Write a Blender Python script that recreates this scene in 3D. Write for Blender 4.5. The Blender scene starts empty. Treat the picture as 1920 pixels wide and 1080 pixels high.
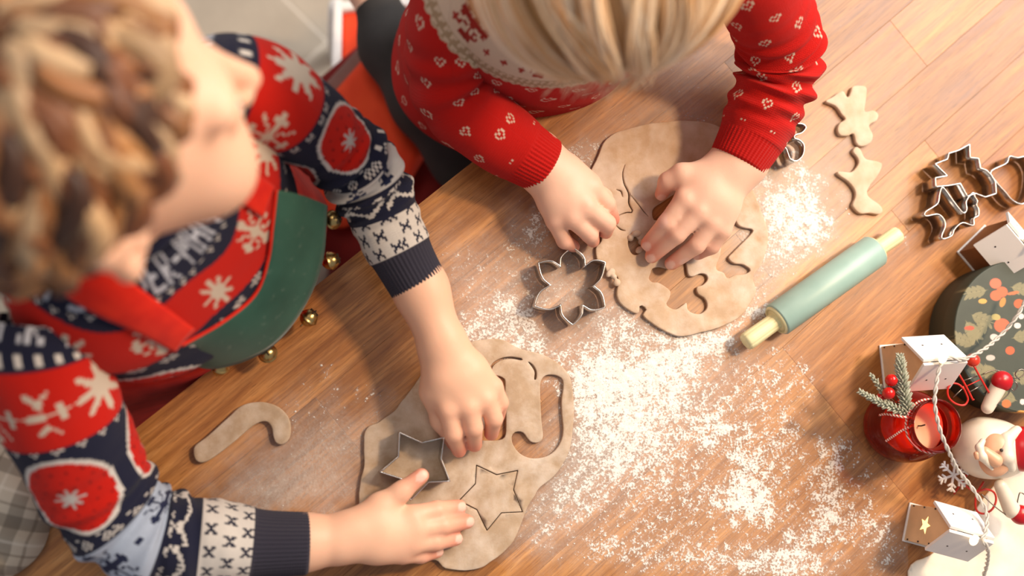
import bpy, bmesh, math, random
import numpy as np
from mathutils import Vector, Matrix

# ------------------------------------------------------------------ camera, world, lights
scn = bpy.context.scene
COL = scn.collection
H = 1.0                      # lens height above the table top
F = 2000.0                   # focal length in pixels of the 1920 wide frame
NAD = np.array([(600-960)/F, -(790-540)/F, -1.0]); NAD /= np.linalg.norm(NAD)
_z = -NAD
_x = np.array([1.0, 0, 0]); _x -= _z*_x.dot(_z); _x /= np.linalg.norm(_x)
_y = np.cross(_z, _x)
RW = np.array([_x, _y, _z])          # camera coordinates -> world
CAM = np.array([0, 0, H])

def P(px, py, z=0.0):
    """world point at height z seen at a pixel of the photograph"""
    d = RW @ np.array([(px-960)/F, (540-py)/F, -1.0])
    return CAM + d*((z-H)/d[2])
def MPP(px, py, z=0.0):
    """metres per pixel there"""
    c = RW.T @ (P(px, py, z)-CAM)
    return -c[2]/F
def PX(p):
    c = RW.T @ (np.asarray(p)-CAM)
    return 960+F*c[0]/-c[2], 540-F*c[1]/-c[2]

cam_d = bpy.data.cameras.new('camera')
cam = bpy.data.objects.new('camera', cam_d); COL.objects.link(cam)
cam_d.sensor_width = 36; cam_d.lens = 36*F/1920
m = Matrix([list(RW[0])+[0], list(RW[1])+[0], list(RW[2])+[H], [0, 0, 0, 1]])
cam.matrix_world = m
cam_d.clip_start = 0.02
cam_d.dof.use_dof = True
cam_d.dof.focus_distance = 1.02
cam_d.dof.aperture_fstop = 2.0
scn.camera = cam

scn.view_settings.view_transform = 'Standard'
scn.view_settings.look = 'None'
scn.view_settings.gamma = 1.0
scn.view_settings.use_curve_mapping = False
scn.view_settings.exposure = 0.0

W = bpy.data.worlds.new('room_light'); scn.world = W; W.use_nodes = True
W.node_tree.nodes['Background'].inputs[0].default_value = (0.92, 0.93, 1.0, 1)
W.node_tree.nodes['Background'].inputs[1].default_value = 0.36

def area(name, loc, target, size, power, col, sy=None):
    l = bpy.data.lights.new(name, 'AREA'); l.shape = 'RECTANGLE'; l.size = size; l.size_y = sy or size
    l.energy = power; l.color = col
    o = bpy.data.objects.new(name, l); COL.objects.link(o)
    o.location = loc
    o.rotation_euler = (Vector(target)-Vector(loc)).to_track_quat('-Z', 'Y').to_euler()
    return o
area('window_light', (1.8, 1.45, 1.8), (0.35, 0.1, 0), 1.5, 80, (1.0, 0.96, 0.91), 1.2)
area('ceiling_light', (-.55, .95, 2.0), (-.05, .25, 0), .7, 12, (1.0, .86, .70))
area('lamp_light', (1.0, 0.45, 1.25), (0.25, 0.0, 0), 0.14, 15.0, (1.0, 0.70, 0.42))

# ------------------------------------------------------------------ helpers
rng = np.random.default_rng(7)
random.seed(7)
def lin(h):
    h = h.lstrip('#'); r = []
    for i in (0, 2, 4):
        c = int(h[i:i+2], 16)/255
        r.append(c/12.92 if c <= 0.04045 else ((c+0.055)/1.055)**2.4)
    return np.array(r)
def L4(h): return tuple(lin(h))+(1.0,)

def link(name, me, m=None, parent=None, smooth=True):
    o = bpy.data.objects.new(name, me); COL.objects.link(o)
    if m is not None:
        for k in (m if isinstance(m, list) else [m]): me.materials.append(k)
    if smooth and len(me.polygons): me.polygons.foreach_set('use_smooth', [True]*len(me.polygons))
    if parent is not None:
        o.parent = parent
        if parent.parent is None: o.matrix_parent_inverse = parent.matrix_basis.inverted()
    return o
def tag(o, label=None, cat=None, group=None, kind=None):
    if label: o['label'] = label
    if cat: o['category'] = cat
    if group: o['group'] = group
    if kind: o['kind'] = kind
    return o
def empty(name, label, cat, group=None, loc=(0, 0, 0), rot=(0, 0, 0)):
    o = bpy.data.objects.new(name, None); COL.objects.link(o); o.empty_display_size = .02
    o.location = loc; o.rotation_euler = rot
    return tag(o, label, cat, group)
def mesh(name, v, f):
    me = bpy.data.meshes.new(name)
    me.from_pydata([tuple(map(float, p)) for p in v], [], [tuple(map(int, q)) for q in f]); me.update(); return me
def fast_mesh(name, v, quads):
    """numpy quads -> mesh"""
    me = bpy.data.meshes.new(name)
    v = np.asarray(v, np.float32); q = np.asarray(quads, np.int32)
    n = q.shape[1]
    me.vertices.add(len(v)); me.vertices.foreach_set('co', v.ravel())
    me.loops.add(q.size); me.loops.foreach_set('vertex_index', q.ravel())
    me.polygons.add(len(q)); me.polygons.foreach_set('loop_start', np.arange(len(q), dtype=np.int32)*n)
    me.update(calc_edges=True); me.validate(); return me
def set_col(me, rgb, name='Col'):
    a = me.color_attributes.new(name, 'FLOAT_COLOR', 'POINT')
    c = np.ones((len(me.vertices), 4), np.float32); c[:, :3] = rgb
    a.data.foreach_set('color', c.ravel())
def set_uv(me, uv):
    l = me.uv_layers.new(name='UVMap')
    idx = np.empty(len(me.loops), np.int32); me.loops.foreach_get('vertex_index', idx)
    l.data.foreach_set('uv', np.asarray(uv, np.float32)[idx].ravel())
def set_f(me, arr, name):
    a = me.attributes.new(name, 'FLOAT', 'POINT'); a.data.foreach_set('value', np.asarray(arr, np.float32))

class N:
    """small node-tree writer"""
    def __init__(s, name, rough=.5, metal=0.0, spec=.5):
        s.m = bpy.data.materials.new(name); s.m.use_nodes = True
        s.t = s.m.node_tree; s.b = s.t.nodes['Principled BSDF']
        s.b.inputs['Roughness'].default_value = rough; s.b.inputs['Metallic'].default_value = metal
        s.b.inputs['Specular IOR Level'].default_value = spec
    def n(s, ty, **kw):
        x = s.t.nodes.new('ShaderNode'+ty)
        for k, v in kw.items(): setattr(x, k, v)
        return x
    def l(s, a, b): s.t.links.new(a, b)
    def put(s, sock, v):
        if hasattr(v, 'is_output'): s.l(v, sock)
        else: sock.default_value = v
    def coord(s, which='Object'): return s.n('TexCoord').outputs[which]
    def mapping(s, vec, scale=(1, 1, 1), rot=(0, 0, 0), loc=(0, 0, 0)):
        x = s.n('Mapping'); s.l(vec, x.inputs[0])
        x.inputs['Scale'].default_value = scale; x.inputs['Rotation'].default_value = rot; x.inputs['Location'].default_value = loc
        return x.outputs[0]
    def noise(s, vec, scale, detail=3, rough=.5, dist=0.0, out='Fac'):
        x = s.n('TexNoise'); s.l(vec, x.inputs['Vector'])
        x.inputs['Scale'].default_value = scale; x.inputs['Detail'].default_value = detail
        x.inputs['Roughness'].default_value = rough; x.inputs['Distortion'].default_value = dist
        return x.outputs[out]
    def ramp(s, fac, stops, interp='LINEAR'):
        x = s.n('ValToRGB'); s.put(x.inputs[0], fac); r = x.color_ramp; r.interpolation = interp
        while len(r.elements) < len(stops): r.elements.new(.5)
        for e, (p, c) in zip(r.elements, stops):
            e.position = p; e.color = L4(c) if isinstance(c, str) else ((c, c, c, 1) if isinstance(c, (int, float)) else tuple(c)[:3]+(1,))
        return x.outputs[0]
    def mix(s, fac, a, b, blend='MIX'):
        x = s.n('Mix'); x.data_type = 'RGBA'; x.blend_type = blend
        s.put(x.inputs[0], fac)
        s.put(x.inputs[6], L4(a) if isinstance(a, str) else a); s.put(x.inputs[7], L4(b) if isinstance(b, str) else b)
        return x.outputs[2]
    def math(s, op, a, b=0.0, c=None, clamp=False):
        x = s.n('Math'); x.operation = op; x.use_clamp = clamp
        s.put(x.inputs[0], a); s.put(x.inputs[1], b)
        if c is not None: s.put(x.inputs[2], c)
        return x.outputs[0]
    def attr(s, name, out='Color'):
        x = s.n('Attribute'); x.attribute_name = name; return x.outputs[out]
    def base(s, c): s.put(s.b.inputs['Base Color'], L4(c) if isinstance(c, str) else c); return s
    def bump(s, h, strength=.3, dist=.001):
        x = s.n('Bump'); s.l(h, x.inputs['Height']); x.inputs['Strength'].default_value = strength; x.inputs['Distance'].default_value = dist
        s.l(x.outputs[0], s.b.inputs['Normal']); return s
    def set(s, **kw):
        for k, v in kw.items(): s.put(s.b.inputs[k.replace('_', ' ')], v)
        return s

def simple(name, c, rough=.5, metal=0.0, var=.06, scale=60, bump=.1, **kw):
    """plain coloured surface with a little procedural mottling"""
    k = N(name, rough, metal); v = k.coord()
    f = k.noise(v, scale, 4)
    a = lin(c) if isinstance(c, str) else np.array(c)
    k.base(k.ramp(f, [(.3, tuple(np.clip(a*(1-var), 0, 1))), (.7, tuple(np.clip(a*(1+var), 0, 1)))]))
    if bump: k.bump(k.noise(v, scale*6, 2), bump, .0006)
    return k.set(**kw).m

def crom(pts, n, closed=False):
    """Catmull-Rom resample to n points (evenly in arc length)"""
    p = np.asarray(pts, float)
    if closed: q = np.vstack([p[-1], p, p[0], p[1]])
    else: q = np.vstack([2*p[0]-p[1], p, 2*p[-1]-p[-2]])
    out = []
    for i in range(len(q)-3):
        t = np.linspace(0, 1, 24, endpoint=False)[:, None]
        a, b, c, d = q[i:i+4]
        out.append(.5*((2*b)+(c-a)*t+(2*a-5*b+4*c-d)*t*t+(3*b-a-3*c+d)*t**3))
    if not closed: out.append(p[-1:])
    else: out.append(p[:1])
    o = np.vstack(out)
    s = np.r_[0, np.cumsum(np.linalg.norm(np.diff(o[:, :3], axis=0), axis=1))]
    u = np.linspace(0, s[-1], n+1)[:-1] if closed else np.linspace(0, s[-1], n)
    return np.stack([np.interp(u, s, o[:, k]) for k in range(o.shape[1])], 1)

def frames(path, up=(0, 0, 1)):
    t = np.gradient(path, axis=0); t /= np.linalg.norm(t, axis=1)[:, None]
    up = np.asarray(up, float)
    n = up-t*(t@up)[:, None]; n /= np.maximum(np.linalg.norm(n, axis=1), 1e-6)[:, None]
    return t, n, np.cross(t, n)

def tube_vf(path, rad, seg=8, up=(0, 0, 1), caps=True, off=0):
    path = np.asarray(path, float); k = len(path)
    # parallel transport
    t = np.gradient(path, axis=0); t /= np.maximum(np.linalg.norm(t, axis=1), 1e-9)[:, None]
    u0 = np.asarray(up, float); u0 = u0-t[0]*(u0@t[0])
    if np.linalg.norm(u0) < 1e-3: u0 = np.cross(t[0], (1, .3, .2))
    n = u0/np.linalg.norm(u0); v = []
    rad = np.broadcast_to(rad, (k,))
    an = np.linspace(0, 2*np.pi, seg, endpoint=False)
    for i in range(k):
        n = n-t[i]*(n@t[i]); n = n/max(np.linalg.norm(n), 1e-9); b = np.cross(t[i], n)
        v.append(path[i]+rad[i]*(np.cos(an)[:, None]*n+np.sin(an)[:, None]*b))
    v = np.vstack(v)
    f = [(off+i*seg+j, off+i*seg+(j+1) % seg, off+(i+1)*seg+(j+1) % seg, off+(i+1)*seg+j) for i in range(k-1) for j in range(seg)]
    if caps:
        f += [tuple(off+j for j in range(seg))[::-1], tuple(off+(k-1)*seg+j for j in range(seg))]
    return v, f
def tube(name, path, rad, m, parent=None, seg=8, n=None, closed=False):
    if n: path = crom(path, n, closed)
    if closed: path = np.vstack([path, path[:1]])
    v, f = tube_vf(path, rad, seg, caps=not closed)
    return link(name, mesh(name, v, f), m, parent)

class MB:
    """collects pieces of one part"""
    def __init__(s): s.v = []; s.f = []
    def add(s, v, f):
        o = len(s.v); s.v += [tuple(p) for p in v]; s.f += [tuple(o+i for i in q) for q in f]
    def tube(s, path, rad, seg=8, n=None):
        if n: path = crom(path, n)
        v, f = tube_vf(path, rad, seg); s.add(v, f)
    def box(s, c, size, R=None):
        R = np.eye(3) if R is None else R
        c = np.asarray(c, float); h = np.asarray(size)/2
        v = [c+R@(h*np.array(q)) for q in [(-1,-1,-1),(1,-1,-1),(1,1,-1),(-1,1,-1),(-1,-1,1),(1,-1,1),(1,1,1),(-1,1,1)]]
        s.add(v, [(0,3,2,1),(4,5,6,7),(0,1,5,4),(1,2,6,5),(2,3,7,6),(3,0,4,7)])
    def ball(s, c, r, R=None, nu=12, nv=8):
        r = np.broadcast_to(r, (3,)); R = np.eye(3) if R is None else R
        v = []
        for i in range(1, nv):
            th = math.pi*i/nv
            for j in range(nu):
                ph = 2*math.pi*j/nu
                v.append(np.asarray(c)+R@(r*np.array([math.sin(th)*math.cos(ph), math.sin(th)*math.sin(ph), math.cos(th)])))
        v.append(np.asarray(c)+R@(r*np.array([0, 0, 1]))); v.append(np.asarray(c)-R@(r*np.array([0, 0, 1])))
        f = [((i)*nu+j, (i+1)*nu+j, (i+1)*nu+(j+1) % nu, i*nu+(j+1) % nu) for i in range(nv-2) for j in range(nu)]
        a, b = len(v)-2, len(v)-1
        f += [(a, j, (j+1) % nu) for j in range(nu)]+[(b, (nv-2)*nu+(j+1) % nu, (nv-2)*nu+j) for j in range(nu)]
        s.add(v, f)
    def lathe(s, prof, seg=32, c=(0, 0, 0), R=None, rfun=None):
        R = np.eye(3) if R is None else R
        v = []; c = np.asarray(c, float)
        for r, z in prof:
            for j in range(seg):
                a = 2*math.pi*j/seg; rr = r*(rfun(a, z) if rfun else 1)
                v.append(c+R@np.array([rr*math.cos(a), rr*math.sin(a), z]))
        k = len(prof)
        f = [(i*seg+j, i*seg+(j+1) % seg, (i+1)*seg+(j+1) % seg, (i+1)*seg+j) for i in range(k-1) for j in range(seg)]
        s.add(v, f)
    def prism(s, poly, z0, z1, R=None, c=(0, 0, 0)):
        R = np.eye(3) if R is None else R
        k = len(poly); c = np.asarray(c, float)
        v = [c+R@np.array([x, y, z0]) for x, y in poly]+[c+R@np.array([x, y, z1]) for x, y in poly]
        s.add(v, [tuple(range(k))[::-1], tuple(range(k, 2*k))]+[(i, (i+1) % k, k+(i+1) % k, k+i) for i in range(k)])
    def build(s, name, m, parent=None, smooth=True, bevel=0.0):
        o = link(name, mesh(name, s.v, s.f), m, parent, smooth)
        if bevel:
            b = o.modifiers.new('b', 'BEVEL'); b.width = bevel; b.segments = 2; b.limit_method = 'ANGLE'; b.angle_limit = .6
        return o
def rotz(a): return np.array([[math.cos(a), -math.sin(a), 0], [math.sin(a), math.cos(a), 0], [0, 0, 1]])
def basis(x, y=None, z=None):
    """rotation with local x along x, z as close to given z as possible"""
    x = np.asarray(x, float); x = x/np.linalg.norm(x)
    z = np.array([0, 0, 1.0]) if z is None else np.asarray(z, float)
    z = z-x*(x@z); z /= np.linalg.norm(z)
    return np.stack([x, np.cross(z, x), z], 1)

from mathutils.geometry import delaunay_2d_cdt
def in_poly(p, poly):
    x, y = p[:, 0], p[:, 1]; o = np.zeros(len(p), bool)
    a = np.asarray(poly); b = np.roll(a, -1, 0)
    for (x0, y0), (x1, y1) in zip(a, b):
        c = (y0 > y) != (y1 > y)
        if not c.any(): continue
        o ^= c & (x < (x1-x0)*(y-y0)/np.where(y1 == y0, 1e-12, y1-y0)+x0)
    return o
def flat_shape(name, outer, holes, z0, th, m, parent=None, bevel=.0008, local=None, grid=.0045, wave=.0003):
    """2D outline with holes, thickened, with softened rims and a gently uneven top"""
    c = np.zeros(2) if local is None else np.asarray(local)[:2]
    rings = [np.asarray(r, float)-c for r in [outer]+list(holes)]
    bp = np.vstack(rings); lo, hi = rings[0].min(0), rings[0].max(0)
    gx, gy = np.meshgrid(np.arange(lo[0], hi[0], grid), np.arange(lo[1], hi[1], grid)); gp = np.stack([gx.ravel(), gy.ravel()], 1)
    gp = gp+rng.uniform(-.3, .3, gp.shape)*grid
    ok = in_poly(gp, rings[0])
    for h in rings[1:]: ok &= ~in_poly(gp, h)
    gp = gp[ok]; gp = gp[np.array([np.hypot(*(bp-q).T).min() for q in gp]) > bevel*2.2] if len(gp) else gp
    pts = np.vstack([bp, gp]) if len(gp) else bp
    ed = []; o = 0
    for r in rings: ed += [(o+i, o+(i+1) % len(r)) for i in range(len(r))]; o += len(r)
    v, e, f, *_ = delaunay_2d_cdt([Vector(p) for p in pts], ed, [], 0, 1e-7)
    v = np.array([tuple(p) for p in v]); f = np.array([tuple(q) for q in f if len(q) == 3])
    cen = v[f].mean(1); ok = in_poly(cen, rings[0])
    for h in rings[1:]: ok &= ~in_poly(cen, h)
    f = f[ok]
    ar = np.cross(v[f[:, 1]]-v[f[:, 0]], v[f[:, 2]]-v[f[:, 0]]); f[ar < 0] = f[ar < 0][:, ::-1]
    de = {}
    for t in f:
        for k in range(3): de[(t[k], t[(k+1) % 3])] = 1
    bd = [x for x in de if (x[1], x[0]) not in de]
    nrm = np.zeros_like(v)
    for a_, b_ in bd:
        d = v[b_]-v[a_]; n = np.array([-d[1], d[0]])/max(np.hypot(*d), 1e-9); nrm[a_] += n; nrm[b_] += n
    l = np.hypot(*nrm.T); isb = l > 0; nrm[isb] /= l[isb][:, None]
    n = len(v); zn = np.where(isb, 0, wave*(np.sin(v[:, 0]*160+c[0]*50)+np.sin(v[:, 1]*190+v[:, 0]*70)))
    V = np.vstack([np.c_[v, np.full(n, -th/2)], np.c_[v, np.full(n, th/2-bevel)], np.c_[v+nrm*bevel*.35, np.full(n, th/2-bevel*.3)], np.c_[v+nrm*bevel, th/2+zn]])
    F_ = [tuple(t[::-1]) for t in f]+[tuple(t+3*n) for t in f]
    for a_, b_ in bd: F_ += [(a_+k*n, b_+k*n, b_+(k+1)*n, a_+(k+1)*n) for k in range(3)]
    used = np.unique(np.concatenate([np.array(q) for q in F_])); rm = -np.ones(4*n, int); rm[used] = np.arange(len(used))
    o = link(name, mesh(name, V[used], [tuple(rm[list(q)]) for q in F_]), m, parent, smooth=True)
    o.location = (c[0], c[1], z0+th/2)
    return o
def pix_poly(pts, z, n=None, closed=True, jit=0.0):
    """pixel outline -> xy outline at height z, smoothed to n points"""
    w = np.array([P(a, b, z)[:2] for a, b in pts])
    if n: w = crom(w, n, closed)
    if jit:
        k = len(w); e = rng.normal(0, 1, (k, 2))
        e = (e+np.roll(e, 1, 0)+np.roll(e, -1, 0))/1.7
        w = w+e*jit
    return w
def crop(pts, k, ox, oy): return [(ox+a/k, oy+b/k) for a, b in pts]

# ------------------------------------------------------------------ blended distance fields -> one continuous skin
def cone(a, b, ra, rb, k=.01): return ('c', np.asarray(a, float), np.asarray(b, float), ra, rb, k)
def ell(c, r, R=None, k=.01): return ('e', np.asarray(c, float), np.eye(3) if R is None else np.asarray(R), np.asarray(r, float), k)
def prim_d(p, q):
    if p[0] == 'c':
        a, b, ra, rb = p[1:5]; ab = b-a
        h = np.clip(((q-a)@ab)/max(ab@ab, 1e-12), 0, 1)
        return np.linalg.norm(q-a-h[:, None]*ab, axis=1)-(ra+(rb-ra)*h)
    c, R, r = p[1:4]; l = (q-c)@R
    k0 = np.linalg.norm(l/r, axis=1); k1 = np.linalg.norm(l/(r*r), axis=1)
    return k0*(k0-1)/np.maximum(k1, 1e-9)
def field(prims, q):
    d = None
    for p in prims:
        e = prim_d(p, q)
        if d is None: d = e; continue
        k = p[-1]
        if k < 0: # carve
            k = -k; h = np.clip(.5-.5*(d+e)/k, 0, 1); d = d+(-e-d)*h+k*h*(1-h); continue
        h = np.clip(.5+.5*(d-e)/k, 0, 1); d = d+(e-d)*h-k*h*(1-h)
    return d
def skin_mesh(prims, h, B=14, smooth=2):
    lo = np.full(3, 9.); hi = -lo
    for p in prims:
        if p[-1] < 0: continue
        if p[0] == 'c':
            for c, r in ((p[1], p[3]), (p[2], p[4])): lo = np.minimum(lo, c-r); hi = np.maximum(hi, c+r)
        else: lo = np.minimum(lo, p[1]-p[3].max()); hi = np.maximum(hi, p[1]+p[3].max())
    lo = lo-3*h; n = np.ceil((hi+3*h-lo)/(h*B)).astype(int)
    G = np.stack(np.meshgrid(*[np.arange(k) for k in n], indexing='ij'), -1).reshape(-1, 3)
    cen = lo+(G+.5)*h*B; R = h*B*.5*math.sqrt(3)+h
    D = np.stack([prim_d(p, cen) for p in prims])
    pos = np.array([p[-1] > 0 for p in prims]); kk = np.array([abs(p[-1]) for p in prims])
    dm = D[pos].min(0)
    act = np.abs(dm) < R+.02
    dims = n*B+1
    cg = np.stack(np.meshgrid(*[np.arange(B+1)]*3, indexing='ij'), -1).reshape(-1, 3)
    keyf = lambda c: (c[..., 0].astype(np.int64)*dims[1]+c[..., 1])*dims[2]+c[..., 2]
    VK, VP, QK = [], [], []
    offs = np.array([(i, j, k) for i in (0, 1) for j in (0, 1) for k in (0, 1)])
    edges = [(a, b) for a in range(8) for b in range(a+1, 8) if np.abs(offs[a]-offs[b]).sum() == 1]
    for bi in np.nonzero(act)[0]:
        use = [p for p, dd, ps, k in zip(prims, D[:, bi], pos, kk) if dd < (dm[bi]+2*R+k if ps else R+k)]
        if not use: continue
        gi = G[bi]*B+cg
        d = field(use, lo+gi*h).reshape(B+1, B+1, B+1)
        if d.min() > 0 or d.max() < 0: continue
        c8 = np.stack([d[o[0]:o[0]+B, o[1]:o[1]+B, o[2]:o[2]+B] for o in offs])
        s8 = c8 < 0; cnt = s8.sum(0); mk = (cnt > 0) & (cnt < 8)
        idx = np.argwhere(mk)
        if len(idx) == 0: continue
        v8 = c8[:, mk].T
        acc = np.zeros((len(idx), 3)); w = np.zeros(len(idx))
        for a, b in edges:
            da, db = v8[:, a], v8[:, b]; cr = (da < 0) != (db < 0)
            t = np.where(cr, da/np.where(cr, da-db, 1), 0)
            acc += np.where(cr[:, None], offs[a]+(offs[b]-offs[a])*t[:, None], 0); w += cr
        VP.append(lo+(G[bi]*B+idx+acc/w[:, None])*h); VK.append(keyf(G[bi]*B+idx))
        s = d < 0
        for ax in range(3):
            s0 = s[:B, :B, :B]
            sl = [slice(0, B)]*3; sl[ax] = slice(1, B+1); s1 = s[tuple(sl)]
            e = np.argwhere(s0 != s1)
            if len(e) == 0: continue
            flip = s0[tuple(e.T)]
            g = G[bi]*B+e; u = np.zeros(3, int); u[(ax+1) % 3] = 1; w_ = np.zeros(3, int); w_[(ax+2) % 3] = 1
            q = np.stack([keyf(g), keyf(g-u), keyf(g-u-w_), keyf(g-w_)], 1)
            q[~flip] = q[~flip][:, ::-1]; QK.append(q)
    VK = np.concatenate(VK); VP = np.concatenate(VP); QK = np.concatenate(QK)
    o = np.argsort(VK); VK = VK[o]; VP = VP[o]
    ii = np.searchsorted(VK, QK).clip(0, len(VK)-1); ok = (VK[ii] == QK).all(1)
    Q = ii[ok]
    e = np.vstack([Q[:, [0, 1]], Q[:, [1, 2]], Q[:, [2, 3]], Q[:, [3, 0]]])
    for _ in range(smooth):
        acc = np.zeros_like(VP); c = np.zeros(len(VP))
        np.add.at(acc, e[:, 0], VP[e[:, 1]]); np.add.at(c, e[:, 0], 1)
        np.add.at(acc, e[:, 1], VP[e[:, 0]]); np.add.at(c, e[:, 1], 1)
        VP = VP*.5+.5*acc/np.maximum(c, 1)[:, None]
    return VP, Q
# ------------------------------------------------------------------ floor
E0 = P(890, 300)                                  # a point of the table's long edge
ES = P(890, 300)-P(265, 795); ES /= np.linalg.norm(ES)
ET = np.array([ES[1], -ES[0], 0])                 # from the edge into the table
RT = np.stack([ES, -ET, [0, 0, 1]], 1)
def ST(s, t, z=0.0): return E0+ES*s+ET*t+np.array([0, 0, z])

FZ = -.62
k = N('grey_floor_tile', .55); v = k.coord()
f = k.noise(v, 5, 6, .6); g = k.noise(v, 160, 2)
k.base(k.mix(k.math('MULTIPLY', g, .35), k.ramp(f, [(.3, '#aa9d8c'), (.7, '#c4b7a4')]), '#8b8277'))
k.bump(g, .15, .001); M_TILE = k.m
M_GROUT = simple('grout', '#cfc5b7', .9)
floor = MB(); floor.box((0, 0, FZ-.0195), (5, 5, .04)); floor = floor.build('floor', M_GROUT, smooth=False)
tag(floor, kind='structure')
g0 = P(614, 78, FZ); a1 = P(520, -15, FZ)-g0; a1 /= np.linalg.norm(a1); a2 = np.array([-a1[1], a1[0], 0])
tm = MB(); tm.box((0, 0, 0), (.596, .296, .02)); tme = None
for i in range(-3, 4):
    for j in range(-5, 6):
        c = g0+a1*(.3+.6*i)+a2*(.15+.3*j); c[2] = FZ-.0085
        if np.linalg.norm(c[:2]) > 1.8: continue
        if tme is None:
            o = tm.build('tile', M_TILE, floor, False, .002); tme = o.data
        else:
            o = bpy.data.objects.new('tile', tme); COL.objects.link(o); o.parent = floor; o.matrix_parent_inverse = floor.matrix_basis.inverted()
            b = o.modifiers.new('b', 'BEVEL'); b.width = .002; b.segments = 2
        o.location = c; o.rotation_euler = (0, 0, math.atan2(a1[1], a1[0]))

# ------------------------------------------------------------------ table
k = N('oiled_wood', .38, spec=.45); v = k.coord()
inf = k.n('ObjectInfo')
off = k.n('Combine' 'XYZ'); k.l(k.math('MULTIPLY', inf.outputs['Random'], 9.0), off.inputs[0]); k.l(k.math('MULTIPLY', inf.outputs['Random'], 31.0), off.inputs[1])
ad = k.n('VectorMath'); ad.operation = 'ADD'; k.l(v, ad.inputs[0]); k.l(off.outputs[0], ad.inputs[1])
v = ad.outputs[0]
grain = k.noise(k.mapping(v, (7, 95, 20)), 1.0, 6, .62, .6)
fibre = k.noise(k.mapping(v, (14, 380, 60)), 1.0, 4, .65)
cloud = k.noise(k.mapping(v, (4, 22, 5)), 1.0, 5, .62, 1.8)
pore = k.noise(k.mapping(v, (55, 1100, 60)), 1.0, 2, .5)
c = k.ramp(grain, [(.28, '#86532a'), (.45, '#ac743e'), (.6, '#c38b51'), (.78, '#d8a66e')])
c = k.mix(k.ramp(cloud, [(.38, 0.0), (.66, .8)]), c, '#915f33')
c = k.mix(k.ramp(fibre, [(.38, .48), (.56, 0.0)]), c, '#744826')
c = k.mix(k.ramp(pore, [(.28, .7), (.38, 0.0)]), c, '#54301a')
c = k.mix(1.0, c, inf.outputs['Color'], 'MULTIPLY')
k.base(c); k.bump(k.math('ADD', fibre, k.math('MULTIPLY', pore, .6)), .12, .0006)
k.set(Roughness=k.ramp(grain, [(.3, .30), (.7, .42)])); M_WOOD = k.m

table = empty('dining_table', 'warm brown wooden plank table dusted with flour under the baking', 'table', loc=tuple(ST(.1, .4, FZ)))
rows = [0, .08, .157, .22, .277, .308, .337, .536, .63, .72, .82]
joint = {0: [-.43, .06, .47], 1: [-.26, .27], 2: [-.10, .449], 3: [-.38, .16, .62], 4: [-.06, .391], 5: [-.29, .31], 6: [-.32, .122, .66], 7: [-.16, .37], 8: [-.01, .54], 9: [.24]}
tone = {(2, 2): (1.14, 1.12, 1.08), (4, 2): (1.0, .97, .93), (4, 1): (1.2, 1.18, 1.14), (6, 1): (1.16, 1.15, 1.12), (6, 2): (1.0, .88, .72), (5, 1): (1.18, 1.14, 1.06), (5, 0): (1.1, 1.06, 1.0), (3, 3): (.92, .78, .6)}
for r in range(len(rows)-1):
    ss = [-.76]+joint[r]+[.95]
    for j in range(len(ss)-1):
        b = MB(); L = ss[j+1]-ss[j]; w = rows[r+1]-rows[r]
        b.box((0, 0, 0), (L-.0001, w-.0001, .03))
        o = b.build('plank', M_WOOD, table, False, .00025)
        o.location = ST((ss[j]+ss[j+1])/2, (rows[r]+rows[r+1])/2, -.015)
        o.rotation_euler = (0, 0, math.atan2(ES[1], ES[0]))
        tn = tone.get((r, j)) or tuple(np.array([1, .97, .93])*rng.uniform(.8, 1.16))
        o.color = tuple(tn)+(1,)
ap = MB()
for s0, s1, t0, t1 in ((-.72, .91, .05, .075), (-.72, .91, .75, .775)):
    ap.box(ST((s0+s1)/2, (t0+t1)/2, -.065), (s1-s0, t1-t0, .07), RT)
ap = ap.build('apron_rail', M_WOOD, table, False, .001); ap['kind'] = 'stuff'
for s, t in ((-.71, .06), (.9, .06), (-.71, .76), (.9, .76)):
    b = MB(); b.box(ST(s, t, (FZ-.03)/2), (.05, .05, -FZ-.03), RT); b.build('leg', M_WOOD, table, False, .003)

# ------------------------------------------------------------------ flour
def vnoise(x, y, seed):
    r = np.random.default_rng(seed); T = r.random((64, 64))
    xi = np.floor(x).astype(int); yi = np.floor(y).astype(int); fx = x-xi; fy = y-yi
    fx = fx*fx*(3-2*fx); fy = fy*fy*(3-2*fy); g = lambda a, b: T[a % 64, b % 64]
    return (g(xi, yi)*(1-fx)+g(xi+1, yi)*fx)*(1-fy)+(g(xi, yi+1)*(1-fx)+g(xi+1, yi+1)*fx)*fy
def fbm(x, y, seed, oct=4, gain=.55):
    a, s, t = 1, 0, 0
    for o in range(oct):
        s = s+a*vnoise(x*2**o+o*7.3, y*2**o+o*3.1, seed+o); t += a; a *= gain
    return s/t
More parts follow.
